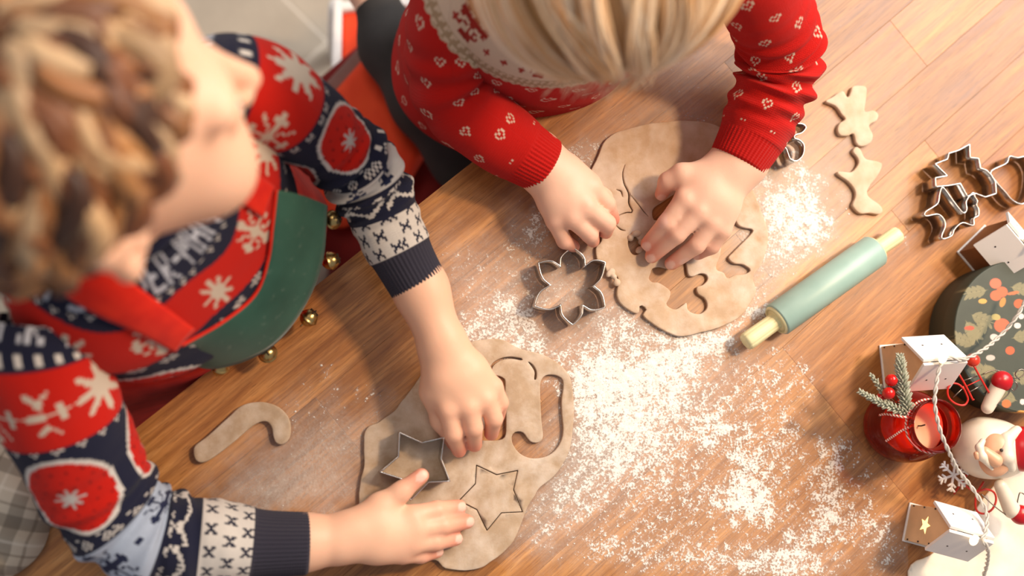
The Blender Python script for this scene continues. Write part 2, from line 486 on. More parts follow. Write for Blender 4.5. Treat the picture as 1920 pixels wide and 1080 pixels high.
# (x, y, rx, ry, angle, density, film) in photo pixels
FLOUR = [
    (1110, 745, 50, 60, 30, 1.0, .7), (1090, 690, 55, 30, 20, .8, .5), (1180, 690, 75, 40, -30, .85, .6), (1150, 640, 40, 60, 10, .55, .4),
    (1240, 690, 90, 50, -25, .85, .6), (1310, 660, 70, 40, -20, .6, .5), (1230, 615, 60, 25, 35, .6, .4), (1350, 640, 50, 30, -20, .4, .3),
    (1180, 790, 80, 60, -40, .62, .6), (1130, 850, 70, 60, -40, .62, .6), (1060, 930, 60, 60, -50, .6, .55), (1010, 1000, 50, 60, -50, .55, .5),
    (1240, 760, 110, 60, -38, .62, .55), (1290, 830, 90, 50, -40, .42, .14), (1380, 760, 110, 60, -40, .42, .12), (1430, 700, 60, 50, 0, .36, .1),
    (1335, 805, 22, 26, 0, .75, .2), (1385, 850, 30, 25, 40, .55, .1), (1405, 900, 26, 50, 15, .85, .25), (1420, 950, 55, 35, 0, .75, .25), (1350, 930, 60, 40, 0, .6, .2),
    (1450, 830, 60, 50, 0, .42, .08), (1490, 800, 25, 40, 60, .4, .05), (1565, 850, 28, 34, 15, .68, .15), (1545, 885, 20, 40, 30, .6, .1), (1560, 930, 24, 40, 35, .72, .1),
    (1520, 1000, 60, 30, -30, .8, .3), (1560, 970, 40, 25, -40, .7, .2), (1620, 990, 40, 30, -15, .7, .2), (1660, 1030, 50, 50, 0, .7, .35), (1500, 1060, 90, 30, 0, .85, .5),
    (1400, 1050, 90, 40, 0, .65, .3), (1300, 1050, 90, 50, 0, .55, .2), (1180, 1040, 80, 50, 0, .55, .2), (1130, 1030, 30, 20, 0, .75, .2), (1250, 960, 80, 50, -20, .5, .1),
    (1130, 940, 60, 40, -40, .42, .1), (1220, 880, 60, 50, -40, .45, .15), (1480, 720, 60, 70, 0, .36, .05), (1520, 715, 10, 22, -35, .7, .1), (1600, 900, 60, 90, 0, .32, .03),
    (1640, 920, 30, 60, 0, .34, .03), (1460, 900, 90, 80, 0, .36, .03),
    (1230, 760, 170, 110, -35, .2, .35), (1080, 900, 110, 120, -45, .2, .35), (1330, 900, 220, 160, -30, .24, .18), (1500, 900, 180, 160, 0, .22, .06), (1450, 420, 90, 110, 0, .2, .35), (1080, 560, 130, 120, 0, .12, .25), (900, 560, 100, 120, 0, .15, .34), (1000, 420, 60, 90, 0, .15, .3), (1060, 560, 120, 60, 0, .1, .3), (980, 640, 120, 40, 10, .25, .4), (1600, 300, 170, 160, 0, .05, .14),
    # above and beside the rolling pin, right of the upper dough
    (1480, 390, 60, 55, 0, .85, .75), (1430, 360, 50, 40, 0, .6, .6), (1470, 450, 70, 50, 0, .62, .75), (1510, 420, 40, 50, 30, .7, .5), (1430, 510, 45, 50, 0, .45, .6),
    (1420, 580, 40, 35, 0, .6, .6), (1385, 610, 50, 20, -30, .65, .5), (1500, 330, 30, 40, 0, .5, .35), (1490, 300, 30, 25, 20, .45, .35), (1540, 370, 40, 50, 0, .3, .3), (1560, 450, 40, 40, 0, .22, .25),
    # left of the upper dough and around the flower cutter
    (1010, 430, 28, 50, 20, .72, .35), (1000, 395, 20, 20, 0, .55, .3), (1090, 300, 40, 30, -20, .5, .35), (1115, 280, 50, 25, 0, .5, .4), (1100, 480, 60, 35, 0, .45, .5),
    (1170, 600, 40, 40, 0, .45, .4), (1120, 620, 40, 40, 0, .4, .4), (980, 540, 30, 60, 0, .45, .35), (945, 590, 50, 30, 30, .72, .5), (930, 640, 70, 25, 15, .55, .45),
    (890, 615, 40, 30, 0, .6, .4), (990, 620, 40, 20, 40, .6, .4), (1000, 660, 50, 20, 10, .55, .3), (870, 540, 50, 60, 0, .34, .22), (830, 470, 50, 60, 0, .28, .15), (920, 500, 50, 50, 0, .3, .18),
    (960, 460, 25, 25, 0, .38, .12), (1060, 540, 40, 40, 0, .3, .3), (970, 695, 30, 10, 10, .8, .2), (1040, 725, 14, 12, 0, .9, .3), (1010, 575, 20, 30, 0, .45, .3),
    # boy's side
    (560, 870, 110, 70, -10, .2, .62), (480, 930, 80, 40, 0, .15, .5), (600, 930, 90, 40, 0, .18, .55), (650, 830, 60, 60, 0, .26, .45), (560, 770, 90, 40, -30, .32, .2),
    (690, 738, 26, 5, 12, .8, .2), (610, 700, 6, 14, 30, .8, .2), (625, 760, 30, 20, -30, .42, .1), (700, 650, 60, 60, 0, .26, .04), (570, 690, 60, 50, -30, .24, .02), (720, 760, 30, 40, 0, .3, .2),
    (700, 790, 40, 30, 0, .3, .35),
    # girl's side, upper right
    (1300, 160, 80, 60, -30, .2, .42), (1250, 130, 70, 40, 0, .2, .2), (1200, 220, 90, 35, 0, .3, .35), (1310, 230, 50, 30, 0, .4, .4), (1570, 35, 20, 10, 0, .4, .1), (1760, 85, 14, 8, 0, .5, .1),
    (1640, 150, 120, 80, 0, .12, .06), (1580, 260, 40, 40, 0, .18, .2), (1640, 420, 60, 60, 0, .16, .06), (1715, 455, 14, 10, 40, .7, .2), (1570, 540, 5, 24, -10, .8, .2), (1650, 560, 60, 40, 0, .12, .03), (1690, 380, 60, 40, 0, .12, .05),
]
def pxv(p):
    c = (p-CAM)@RW
    return 960+F*c[:, 0]/-c[:, 2], 540-F*c[:, 1]/-c[:, 2]
def flour_at(px, py):
    d = np.zeros_like(px); fm = np.zeros_like(px)
    wx = px+34*(fbm(px/26, py/26, 5)-.5)*2; wy = py+34*(fbm(px/26+9, py/26, 15)-.5)*2
    for x, y, rx, ry, an, de, fi in FLOUR:
        a = math.radians(an); c, s = math.cos(a), math.sin(a)
        u = ((wx-x)*c+(wy-y)*s)/rx; w = (-(wx-x)*s+(wy-y)*c)/ry
        g = np.exp(-(u*u+w*w)*.9)
        d = 1-(1-d)*(1-.66*de*g); fm = 1-(1-fm)*(1-.75*fi*g)
    return d, fm
gx, gy = np.meshgrid(np.arange(-.36, .64, .0021), np.arange(-.19, .52, .0021), indexing='ij')
gp = np.stack([gx.ravel(), gy.ravel(), np.zeros(gx.size)], 1)
px, py = pxv(gp)
de, fi = flour_at(px, py)
tt = (gp-E0)@ET
hz = np.clip(fbm(px/9, py/9, 40, 3)-.42, 0, 1)*2.2
gp[:, 2] = .0003+.0016*np.clip(de-.25, 0, 1)*hz*1.6
nx, ny = gx.shape
ii = np.arange(nx*ny).reshape(nx, ny)
q = np.stack([ii[:-1, :-1], ii[1:, :-1], ii[1:, 1:], ii[:-1, 1:]], -1).reshape(-1, 4)
inside = (tt > .002) & (tt < .66) & (px < 1705) & (px > -20) & (py > -20) & (py < 1100) & ((de > .03) | (fi > .03))
q = q[inside[q].all(1)]
used = np.unique(q); rem = -np.ones(nx*ny, int); rem[used] = np.arange(len(used))
V = gp[used]; Q = rem[q]; A = np.stack([de[used], fi[used]], 1)
# loose grains and crumbs lying on top
gv, gq, ga = [], [], []
cx = rng.uniform(0, 1710, 26000); cy = rng.uniform(0, 1080, 26000)
cd, _ = flour_at(cx, cy)
kp = rng.random(26000) < np.clip(cd-.1, 0, 1)**1.4*.42
base8 = np.array([(1, 0, 0), (0, 1, 0), (-1, 0, 0), (0, -1, 0), (0, 0, 1)], float)
for x, y, d_ in zip(cx[kp], cy[kp], cd[kp]):
    p = P(x, y, 0)
    if (p-E0)@ET < .004: continue
    r = (.0004+.0011*rng.random()**3)*(.7+.6*d_)
    o = len(V)+5*len(gv)
    an = rng.random()*6.3
    b = base8@rotz(an).T*r*np.array([1, .6+.4*rng.random(), .8])
    gv.append(b+p+np.array([0, 0, .0004])); ga += [(1.5, 1)]*5
    gq += [(o, o+1, o+4, o+4), (o+1, o+2, o+4, o+4), (o+2, o+3, o+4, o+4), (o+3, o, o+4, o+4)]
nq = len(Q)
Vall = np.vstack([V]+gv)
fa = [tuple(a) for a in Q]+[(a, b, c) for a, b, c, _ in gq]
me = bpy.data.meshes.new('flour'); me.from_pydata(Vall.tolist(), [], fa); me.update()
A = np.vstack([A, np.array(ga)]); set_f(me, A[:, 0], 'dens'); set_f(me, A[:, 1], 'film')
k = N('flour_powder', .95, spec=.1); v = k.coord()
n1 = k.noise(v, 430, 5, .64); n2 = k.noise(v, 105, 4, .62); n3 = k.noise(v, 900, 2)
mixn = k.math('ADD', k.math('MULTIPLY', n1, .56), k.math('MULTIPLY', n2, .44))
thr = k.math('SUBTRACT', .70, k.math('MULTIPLY', k.attr('dens', 'Fac'), .37))
sp = k.n('MapRange'); sp.interpolation_type = 'SMOOTHSTEP'
k.l(k.math('SUBTRACT', mixn, thr), sp.inputs[0]); sp.inputs[1].default_value = -.02; sp.inputs[2].default_value = .085
spec = k.math('MULTIPLY', sp.outputs[0], .93)
film = k.math('MULTIPLY', k.attr('film', 'Fac'), k.ramp(mixn, [(.3, .32), (.68, .84)]))
al = k.math('SUBTRACT', 1.0, k.math('MULTIPLY', k.math('SUBTRACT', 1.0, spec, clamp=True), k.math('SUBTRACT', 1.0, film, clamp=True)))
k.base(k.ramp(n3, [(.3, '#e6dfd6'), (.7, '#f4efe8')])); k.set(Alpha=al)
k.bump(mixn, .5, .002)
M_FLOUR = k.m
flour = tag(link('flour', me, M_FLOUR), 'white flour scattered and smeared across the wooden table', 'flour', kind='stuff')
# ------------------------------------------------------------------ dough
def dough_mat(name, base, dust):
    k = N(name, .8, spec=.2); v = k.coord()
    a = k.noise(v, 55, 5, .6); b = k.noise(v, 22, 4, .6, .8); c = k.noise(v, 700, 2)
    col = k.ramp(a, [(.3, base[0]), (.7, base[1])])
    col = k.mix(k.ramp(k.math('ADD', k.math('MULTIPLY', b, .6), k.math('MULTIPLY', a, .4)), [(.42, 0.0), (.66, dust)]), col, '#e9e1d8')
    k.base(col); k.bump(k.math('ADD', k.math('MULTIPLY', a, .8), k.math('MULTIPLY', c, .25)), .25, .0016)
    k.set(Subsurface_Weight=.08, Subsurface_Radius=(.004, .002, .001), Subsurface_Scale=1.0)
    return k.m
M_DOUGH = dough_mat('ginger_dough', ('#ab9278', '#bda489'), .40)
M_DOUGH2 = dough_mat('ginger_dough_pale', ('#bc9e80', '#cdb195'), .42)
M_COOKIE = dough_mat('cookie_dough', ('#c6aa8e', '#d6bda2'), .25)
TH = .0042
def sheet(name, outer, holes, m, label, cat, th=TH, nh=60, n=220, jit=.00016):
    o = pix_poly(outer, th, n, jit=jit)
    hs = [pix_poly(h, th, nn, jit=.00002) for h, nn in holes]
    c = o.mean(0)
    ob = flat_shape(name, o, hs, .0006, th, m, bevel=.0009, local=c)
    return tag(ob, label, cat)
k1 = 2.249; c1 = lambda p: crop(p, k1, 500, 600)
k7 = 2.634; c7 = lambda p: crop(p, k7, 950, 230)
kz = 4.153; cz = lambda p: crop(p, kz, 1140, 380)
kf = 3.6; cf = lambda p: crop(p, kf, 860, 560)

star_px = [(893, 872), (931, 890), (971, 882), (963, 918), (980, 960), (940, 962), (913, 995), (894, 956), (860, 939), (891, 907)]
star_px = [(a+.0, b) for a, b in star_px]
cs = np.mean(star_px, 0)
def rounded(poly, t=.18):
    p = np.asarray(poly, float); o = []
    for i in range(len(p)):
        a, b, c = p[i-1], p[i], p[(i+1) % len(p)]
        for u in (-t, -t*.4, t*.4, t):
            o.append(b+(a-b)*-u if u < 0 else b+(c-b)*u)
        o[-3] = (o[-3]*.5+b*.5); o[-2] = (o[-2]*.5+b*.5)
    return o
star_in = rounded(cs+(np.array(star_px)-cs)*.972, .12); star_out = rounded(cs+(np.array(star_px)-cs)*1.012, .12)

lower = [(887, 640), (936, 636), (980, 655), (1025, 668), (1062, 696), (1074, 733), (1075, 796), (1066, 849), (1042, 889), (1012, 914), (1003, 930), (989, 951), (964, 1013), (927, 1049), (891, 1068), (838, 1066), (815, 1050), (770, 1055), (700, 1035), (675, 990), (673, 933), (676, 902), (683, 867), (684, 809), (712, 790), (740, 770), (753, 752), (775, 725), (800, 690), (840, 660)]
caneA = cf([(560, 545), (585, 520), (620, 513), (665, 520), (700, 545), (706, 600), (695, 680), (697, 780), (705, 870), (695, 950), (655, 1020), (590, 1065), (500, 1078), (420, 1050), (370, 990), (358, 935), (375, 905), (410, 897), (440, 908), (462, 940), (490, 968), (530, 973), (560, 955), (570, 920), (560, 830), (552, 680), (550, 590)])
caneB = cf([(225, 540), (255, 520), (300, 535), (314, 560), (312, 640), (318, 740), (318, 900), (300, 945), (262, 956), (200, 958), (120, 950), (70, 900), (80, 850), (130, 870), (190, 880), (232, 830), (236, 700)])
slotC = cf([(205, 490), (225, 440), (280, 405), (350, 392), (420, 402), (432, 412), (420, 416), (350, 406), (285, 418), (236, 450), (215, 495)])
slotD = cf([(468, 425), (500, 445), (525, 490), (524, 540), (510, 545), (512, 495), (492, 458)])
lower_sheet = sheet('dough_sheet', lower, [(caneA, 90), (caneB, 60), (slotC, 40), (slotD, 30), (star_out, None)], M_DOUGH,
      'rolled dough sheet with cane-shaped holes under the boy\'s hands', 'dough')
st = pix_poly(star_in, TH); o = flat_shape('dough_star', st, [], .0006, TH, M_DOUGH, bevel=.0006, local=st.mean(0))
tag(o, 'star cut out but still lying in its dough sheet near the fingertips', 'cookie')

upper = [(1118, 300), (1140, 258), (1190, 238), (1250, 228), (1310, 228), (1352, 240), (1380, 275), (1400, 330), (1425, 390), (1440, 440), (1430, 490), (1412, 520), (1418, 545), (1408, 566), (1387, 594), (1352, 613), (1311, 624), (1273, 630), (1240, 617), (1220, 604), (1206, 590), (1212, 580), (1200, 572), (1197, 588), (1180, 582), (1163, 568), (1156, 549), (1160, 525), (1152, 514), (1140, 511), (1133, 497), (1120, 488), (1117, 465), (1128, 450), (1120, 420), (1105, 395), (1112, 365), (1105, 330)]
h1 = cz([(345, 515), (330, 555), (318, 590), (345, 620), (390, 622), (440, 650), (485, 690), (480, 740), (455, 790), (490, 822), (530, 830), (580, 800), (612, 780), (620, 830), (660, 860), (720, 865), (765, 830), (772, 790), (752, 745), (700, 708), (692, 660), (740, 640), (775, 600), (765, 562), (720, 552), (660, 575), (625, 560), (612, 480), (610, 420), (560, 430), (480, 510), (400, 500)])
h2 = cz([(970, 100), (1010, 170), (1060, 195), (1125, 208), (1118, 240), (1040, 320), (970, 390), (938, 430), (980, 472), (1050, 482), (1108, 520), (1090, 545), (1050, 560), (990, 565), (930, 588), (900, 545), (848, 525), (845, 480), (870, 420), (885, 330), (920, 180)])
h3 = c7([(728, 480), (722, 430), (770, 392), (850, 340), (880, 330), (870, 380), (830, 420), (770, 470)])
h4 = c7([(600, 585), (622, 553), (650, 575), (668, 610), (655, 645), (625, 652), (606, 625)])
def slot(p, w=1.3):
    p = crom(np.array(p, float), 26); t = np.gradient(p, axis=0); t /= np.linalg.norm(t, axis=1)[:, None]; n = np.stack([-t[:, 1], t[:, 0]], 1)
    ww = w*np.sin(np.linspace(.15, np.pi-.15, len(p)))[:, None]
    return np.vstack([p+n*ww, (p-n*ww)[::-1]])
s1 = slot(c7([(584, 208), (573, 250), (580, 300), (603, 350), (604, 400), (622, 440), (590, 444), (558, 456), (545, 466)]), 1.4)
s2 = slot(c7([(612, 358), (640, 390), (676, 436), (700, 464)]), .9)
s3 = slot(c7([(540, 508), (562, 526), (586, 534)]), 1.1)
s4 = slot(c7([(541, 330), (565, 340), (572, 366)]), 1.2)
upper_sheet = sheet('dough_sheet', upper, [(h1, 110), (h2, 90), (h3, 40), (h4, 30), (s1, None), (s2, None), (s3, None), (s4, None)], M_DOUGH2,
      'rolled dough sheet with gingerbread-shaped holes under the girl\'s hands', 'dough')
# pinched scraps
def lump(name, pts, label, r):
    b = MB(); c = np.mean([P(x, y, .004) for x, y in pts], 0)
    prims = [ell(P(x, y, .004+.002*(i % 2)), (r*rng.uniform(.7, 1.2), r*rng.uniform(.6, 1), r*.7), rotz(rng.random()*3), .002) for i, (x, y) in enumerate(pts)]
    v, q = skin_mesh(prims, .0006)
    return tag(link(name, fast_mesh(name, v, q), M_DOUGH2), label, 'dough')
lump('dough_scrap', c7([(610, 570), (640, 548), (668, 590), (655, 628)]), 'crumpled bit of dough below the girl\'s pointing fingers', .005)
lump('dough_scrap', c7([(505, 745), (530, 760), (520, 735), (545, 790)]), 'small dough crumb beside the torn edge of the upper dough sheet', .0036)

def cookie(name, pts, label, th=.0052, m=M_COOKIE, n=110):
    w = pix_poly(pts, th, n, jit=.00006)
    return tag(flat_shape(name, w, [], .0006, th, m, bevel=.0011, local=w.mean(0)), label, 'cookie')
c2 = lambda p: crop(p, 2, 0, 540)
c5 = lambda p: crop(p, 2.572, 1380, 0)
cookie('cane_cookie', c2([(725, 612), (733, 590), (780, 553), (850, 490), (905, 442), (970, 427), (1030, 438), (1072, 470), (1090, 510), (1087, 560), (1062, 586), (1035, 581), (1024, 556), (1017, 520), (993, 500), (950, 516), (880, 575), (800, 636), (760, 655), (733, 645)]),
       'cane-shaped raw cookie lying alone on the wood near the bells', m=M_DOUGH)
cookie('gingerbread_cookie', c5([(432, 490), (465, 468), (505, 440), (522, 444), (540, 470), (554, 442), (562, 418), (595, 412), (630, 425), (626, 490), (622, 538), (660, 532), (686, 550), (680, 580), (648, 598), (642, 612), (660, 650), (650, 688), (610, 706), (580, 690), (566, 645), (540, 655), (502, 652), (490, 625), (500, 595), (528, 575), (512, 555), (480, 512)]),
       'raw cookie shaped like a little man with legs apart, above the deer-like one')
cookie('deer_cookie', c5([(563, 730), (580, 708), (602, 722), (625, 765), (690, 780), (705, 800), (682, 850), (650, 890), (632, 930), (650, 957), (690, 985), (708, 1015), (690, 1033), (645, 1028), (600, 1030), (570, 1005), (562, 985), (576, 950), (572, 915), (540, 875), (497, 845), (490, 828), (520, 828), (560, 828), (590, 790), (586, 760)]),
       'raw cookie with antler-like prongs and narrow neck, between girl\'s sleeve and tin cutters')

# ------------------------------------------------------------------ metal cutters
k = N('tin_metal', .26, 1.0); v = k.coord()
k.base(k.ramp(k.noise(v, 90, 4), [(.3, '#b6b0aa'), (.7, '#d9d5d0')])); k.bump(k.noise(v, 300, 2), .06, .0004)
M_TIN = k.m
def cutter(name, rim_px, ztop, label, hgt=.02, zbase=None, n=160, smooth=True, foot=None, ring=None):
    zb = ztop-hgt
    if smooth: w = pix_poly(rim_px, ztop, n)
    else:
        p = np.array([P(a, b, ztop)[:2] for a, b in rim_px]); w = []
        for i in range(len(p)):
            for t in np.linspace(0, 1, 10, endpoint=False): w.append(p[i]*(1-t)+p[(i+1) % len(p)]*t)
        w = np.array(w)
    c = w.mean(0); K = len(w)
    root = empty(name, label, 'cookie cutter', loc=(c[0], c[1], zb))
    v = [(x, y, z) for z in (zb, zb+hgt*.5, ztop) for x, y in w]
    f = [(i*K+j, i*K+(j+1) % K, (i+1)*K+(j+1) % K, (i+1)*K+j) for i in range(2) for j in range(K)]
    o = link('band', mesh('band', v, f), M_TIN, root, True)
    s = o.modifiers.new('s', 'SOLIDIFY'); s.thickness = .0007; s.offset = 0
    tube('rim', np.c_[w, np.full(K, ztop)], .00085, M_TIN, root, 6, closed=True)
    return root
def flower_rim():
    c = (320, 806); pts = []
    tips = [(325, 615), (487, 690), (485, 912), (325, 998), (137, 905), (157, 693)]
    notch = [(385, 711), (426, 807), (373, 898), (268, 898), (219, 803), (266, 712)]
    for i in range(6):
        t = np.array(tips[i], float); a = np.array(notch[i-1], float); b = np.array(notch[i], float); cc = np.array(c, float)
        m_ = (a+b)/2; ax = t-m_
        for nn, order in ((a, 0), (b, 1)):
            side = nn-m_
            seg = [nn+(m_-nn)*-.04, m_+side*1.02+ax*.20, m_+side*.98+ax*.42, m_+side*.78+ax*.62, m_+side*.42+ax*.82, m_+side*.12+ax*.95]
            pts += seg if order == 0 else seg[::-1]
            if order == 0: pts.append(t)
    return c7([tuple(p) for p in pts])
cutter('flower_cutter', flower_rim(), .021, 'six-petalled metal cookie cutter standing alone between the dough sheets', n=240)
cutter('star_cutter', [(749, 811), (791, 830), (833, 820), (827, 860), (843, 902), (803, 904), (770, 938), (753, 898), (713, 885), (747, 856)], .026, 'five-pointed star metal cutter held under the boy\'s thumb', hgt=.0215, smooth=False)
cutter('gingerbread_cutter', c5([(165, 752), (200, 742), (235, 712), (250, 740), (262, 766), (292, 776), (322, 748), (327, 700), (305, 675), (283, 668), (284, 652), (318, 640), (337, 615), (325, 600), (300, 596), (268, 604), (246, 632), (215, 610), (180, 560), (130, 560), (110, 610), (140, 650), (110, 690), (100, 735), (130, 760)]), .024,
       'rounded figure-shaped metal cutter half hidden by the girl\'s cuff', n=180)
ck = lambda p: crop(p, 3.726, 1650, 230)
cutter('tree_cutter', ck([(480, 215), (545, 195), (625, 152), (628, 245), (688, 250), (700, 318), (742, 332), (778, 368), (805, 415), (812, 495), (735, 520), (665, 495), (610, 515), (560, 425), (480, 440), (388, 448), (386, 385), (470, 372), (384, 288), (470, 256)]), .024, 'fir-tree metal cutter with stepped sides, next to the spiky one', hgt=.023, smooth=False)
cutter('comet_cutter', ck([(430, 455), (455, 470), (520, 560), (580, 630), (605, 605), (602, 548), (648, 490), (662, 520), (680, 548), (672, 575), (688, 605), (686, 650), (655, 670), (650, 718), (575, 700), (520, 745), (500, 790), (442, 812), (430, 790), (455, 720), (440, 668), (400, 640), (320, 652), (316, 625), (370, 590), (405, 560), (416, 500)]), .024, 'spiky shooting-star metal cutter just past the rolling pin\'s far handle', hgt=.023, n=230)
cutter('heart_cutter', ck([(775, 342), (880, 285), (905, 236), (960, 245), (1040, 240), (1090, 330), (1070, 480), (1002, 565), (930, 545), (870, 480), (808, 410)]), .022, 'metal cutter at the frame\'s edge above the wooden house without star', hgt=.021, smooth=True)

# ------------------------------------------------------------------ rolling pin
k = N('sage_silicone', .42); v = k.coord(); k.base(k.ramp(k.noise(v, 30, 4), [(.3, '#8fada3'), (.7, '#9cb8ae')])); k.bump(k.noise(v, 500, 2), .05, .0004); M_SAGE = k.m
M_CREAM = simple('cream_plastic', '#e2dbac', .45, var=.03)
R0 = .0172
pa = P(1457, 600, R0+.0005); pb = P(1640, 470, R0+.0005); ha = P(1396, 642, R0+.0005); hb = P(1685, 438, R0+.0005)
ax = (pb-pa)/np.linalg.norm(pb-pa); L = np.linalg.norm(pb-pa)
root = empty('rolling_pin', 'small sage green rolling pin with cream handles lying on the table', 'rolling pin', loc=tuple((pa+pb)/2-[0, 0, R0]))
B = basis(ax); Rl = np.stack([B[:, 1], B[:, 2], B[:, 0]], 1)
b = MB(); b.lathe([(R0*.55, 0), (R0*.8, -.0002), (R0*.96, 0), (R0, .0012), (R0, L-.0012), (R0*.96, L), (R0*.5, L+.0002)], 48, pa, Rl); b.build('barrel', M_SAGE, root)
b = MB(); b.lathe([(0, -.0018), (R0*.6, -.002), (R0*.72, -.0008), (R0*.76, -.0022), (R0*.84, -.0022), (R0*.9, -.0006), (R0*.9, .002)], 40, pa, Rl); b.build('collar', M_CREAM, root)
b = MB(); b.lathe([(0, L+.0018), (R0*.6, L+.002), (R0*.84, L+.0022), (R0*.9, L-.001)], 40, pa, Rl); b.build('collar', M_CREAM, root)
rf = lambda a, z: 1-.07*max(0, math.cos(9*a))**6
for p0, d in ((pa, ha), (pb, hb)):
    l = np.linalg.norm(d-p0); sg = 1 if (d-p0)@ax > 0 else -1
    pr = [(.0088, .0), (.0088, l*.3), (.0092, l*.8), (.0090, l-.003), (.0080, l-.0008), (.005, l), (0, l)]
    R2 = Rl if sg > 0 else np.stack([Rl[:, 0], -Rl[:, 1], -Rl[:, 2]], 1)
    b = MB(); b.lathe(pr, 54, p0, R2, rf); b.build('handle', M_CREAM, root)
# ------------------------------------------------------------------ cream cloth at the corner
M_CLOTH = None
k = N('cream_linen', .9, spec=.1); v = k.coord()
w1 = k.n('TexWave'); k.l(k.mapping(v, (900, 900, 1)), w1.inputs[0]); w1.inputs['Scale'].default_value = 1
k.base(k.ramp(k.noise(v, 40, 4), [(.3, '#e6d8c4'), (.7, '#f1e6d6')])); k.bump(k.noise(v, 1200, 2), .2, .0006); M_CLOTH = k.m
cc = np.array([(1702, 1085), (1712, 1055), (1745, 1040), (1790, 1000), (1825, 960), (1850, 925), (1880, 895), (1925, 870), (1990, 850), (2100, 850), (2200, 1000), (2150, 1250), (1900, 1300), (1720, 1200)])
w = pix_poly([tuple(q) for q in cc], .001, 120)
o = flat_shape('table_mat', w, [], .0003, .0022, M_CLOTH, bevel=.0009, local=w.mean(0))
tag(o, 'cream cloth mat at the table corner under the lantern house with star', 'mat')

# ------------------------------------------------------------------ little lantern houses
M_WHITE = simple('white_paint', '#f0ece8', .45, var=.02, scale=40, bump=.05)
M_PLY = simple('plywood', '#e2bd92', .6, var=.12, scale=35)
M_PLYD = simple('brown_plywood', '#8a5a34', .6, var=.12, scale=35)
M_HOLE = simple('dark_metal_pin', '#3a302c', .5, bump=0)
k = N('lit_star', .6); k.base('#fff0c0'); k.set(Emission_Color=L4('#ffd98a'), Emission_Strength=1.6); M_STAR = k.m
def house(label, c, front, W_, D_, eave, ridge, over=.006, star=True, m=M_PLY, fover=.0):
    """gabled box; front = horizontal direction that the gable looks to"""
    f = np.array([front[0], front[1], 0.0]); f /= np.linalg.norm(f); s = np.array([-f[1], f[0], 0])
    R = np.stack([f, s, [0, 0, 1]], 1); c = np.array([c[0], c[1], .0004])
    root = empty('lantern_house', label, 'lantern', 'little wooden house lanterns', loc=tuple(c))
    T = lambda p: c+R@np.array(p)
    th = .0028; h = W_/2
    gable = lambda ov: [(-h, 0), (h, 0), (h, eave), (0, ridge), (-h, eave)]
    RG = np.stack([R[:, 1], R[:, 2], R[:, 0]], 1)          # polygon (side, up) extruded along front
    for x, nm in ((D_/2, 'front_wall'), (-D_/2, 'back_wall')):
        b = MB(); sg = 1 if x > 0 else -1
        b.prism(gable(0), x-(th if sg > 0 else 0), x+(0 if sg > 0 else th), RG, c); b.build(nm, m, root, False, .0003)
    for sy in (-1, 1):
        b = MB(); b.box(T((0, sy*(h-th/2), eave/2)), (D_-2*th, th, eave), R); b.build('side_wall', m, root, False, .0003)
        b = MB()
        for x in (-.35, .0, .35): b.box(T((D_/2+.0002, sy*(h-.0012), eave*(.5+x))), (.0012, .0016, .0016), R)
        b.build('wall_peg', M_HOLE, root, False)
    b = MB(); b.box(T((0, 0, .001)), (D_+.003, W_+.003, .002), R); b.build('base', M_WHITE, root, False, .0004)
    sl = math.atan2(ridge-eave, h); l = math.hypot(ridge-eave, h)+over
    for sy in (-1, 1):
        d = np.array([0, sy*math.cos(sl), -math.sin(sl)]); nrm = np.array([0, sy*math.sin(sl), math.cos(sl)])
        Rr = np.stack([R[:, 0], R@d, R@nrm*1.0], 1)
        if np.linalg.det(Rr) < 0: Rr[:, 0] *= -1
        cen = T(np.array([fover/2, 0, ridge])+d*l/2+nrm*(.0016+.0002))
        b = MB(); b.box(cen, (D_+.012+fover, l, .0032), Rr); rp = b.build('roof_panel', M_WHITE, root, False, .0005)
        b = MB()
        for x in (-.3, .3): b.lathe([(.0009, 0), (.0009, .0002), (0, .00025)], 10, cen+Rr@np.array([x*D_, l*.08, .00165]), Rr)
        b.build('nail_head', M_HOLE, rp)
    if star:
        st = [((.0088 if i % 2 == 0 else .0038)*math.sin(i*math.pi/5), (.0088 if i % 2 == 0 else .0038)*math.cos(i*math.pi/5)+eave*.62) for i in range(10)]
        b = MB(); b.prism(st, D_/2, D_/2+.0004, RG, c); b.build('star_window', M_STAR, root, False)
    return root
def midp(a, b): return [(a[0]+b[0])/2, (a[1]+b[1])/2]
def ground_house(label, f0, f1, ridge_px, end_px, eave, ridge, **kw):
    a = P(*f0); b = P(*f1); w = np.linalg.norm(a-b)
    r0 = P(*ridge_px, ridge); r1 = P(*end_px, ridge); D = np.linalg.norm(r0-r1)-.006
    f = (r0-r1); mid = (a+b)/2; s = (a-b)/w
    f = f-s*(f@s); f /= np.linalg.norm(f)
    return house(label, (mid-f*D/2)[:2], f, w, D, eave, ridge, **kw)
ground_house('wooden house lantern with lit star standing beside the red jar and berry sprig', (1650, 650), (1658, 725), (1737, 674), (1808, 668), .055, .084)
ground_house('wooden house lantern with lit star and glittery roof, on the cream mat', (1706, 945), (1693, 1012), (1789, 1007), (1862, 1020), .054, .083)
# the third turns its eaves this way
a = P(1832, 455, .05); b_ = P(1882, 514, .05); r = (b_-a)/np.linalg.norm(b_-a)
n_ = np.array([r[1], -r[0], 0]);  n_ = -n_ if n_ @ (P(1800, 520)-P(1850, 470)) < 0 else n_
g = P(1796, 473); g2 = P(1835, 519); gm = (g+g2)/2
house('wooden house lantern without star, its plain roof beside the dark green box', (gm-n_*.021)[:2], r, .042, .034, .042, .066, star=False, m=M_PLYD)

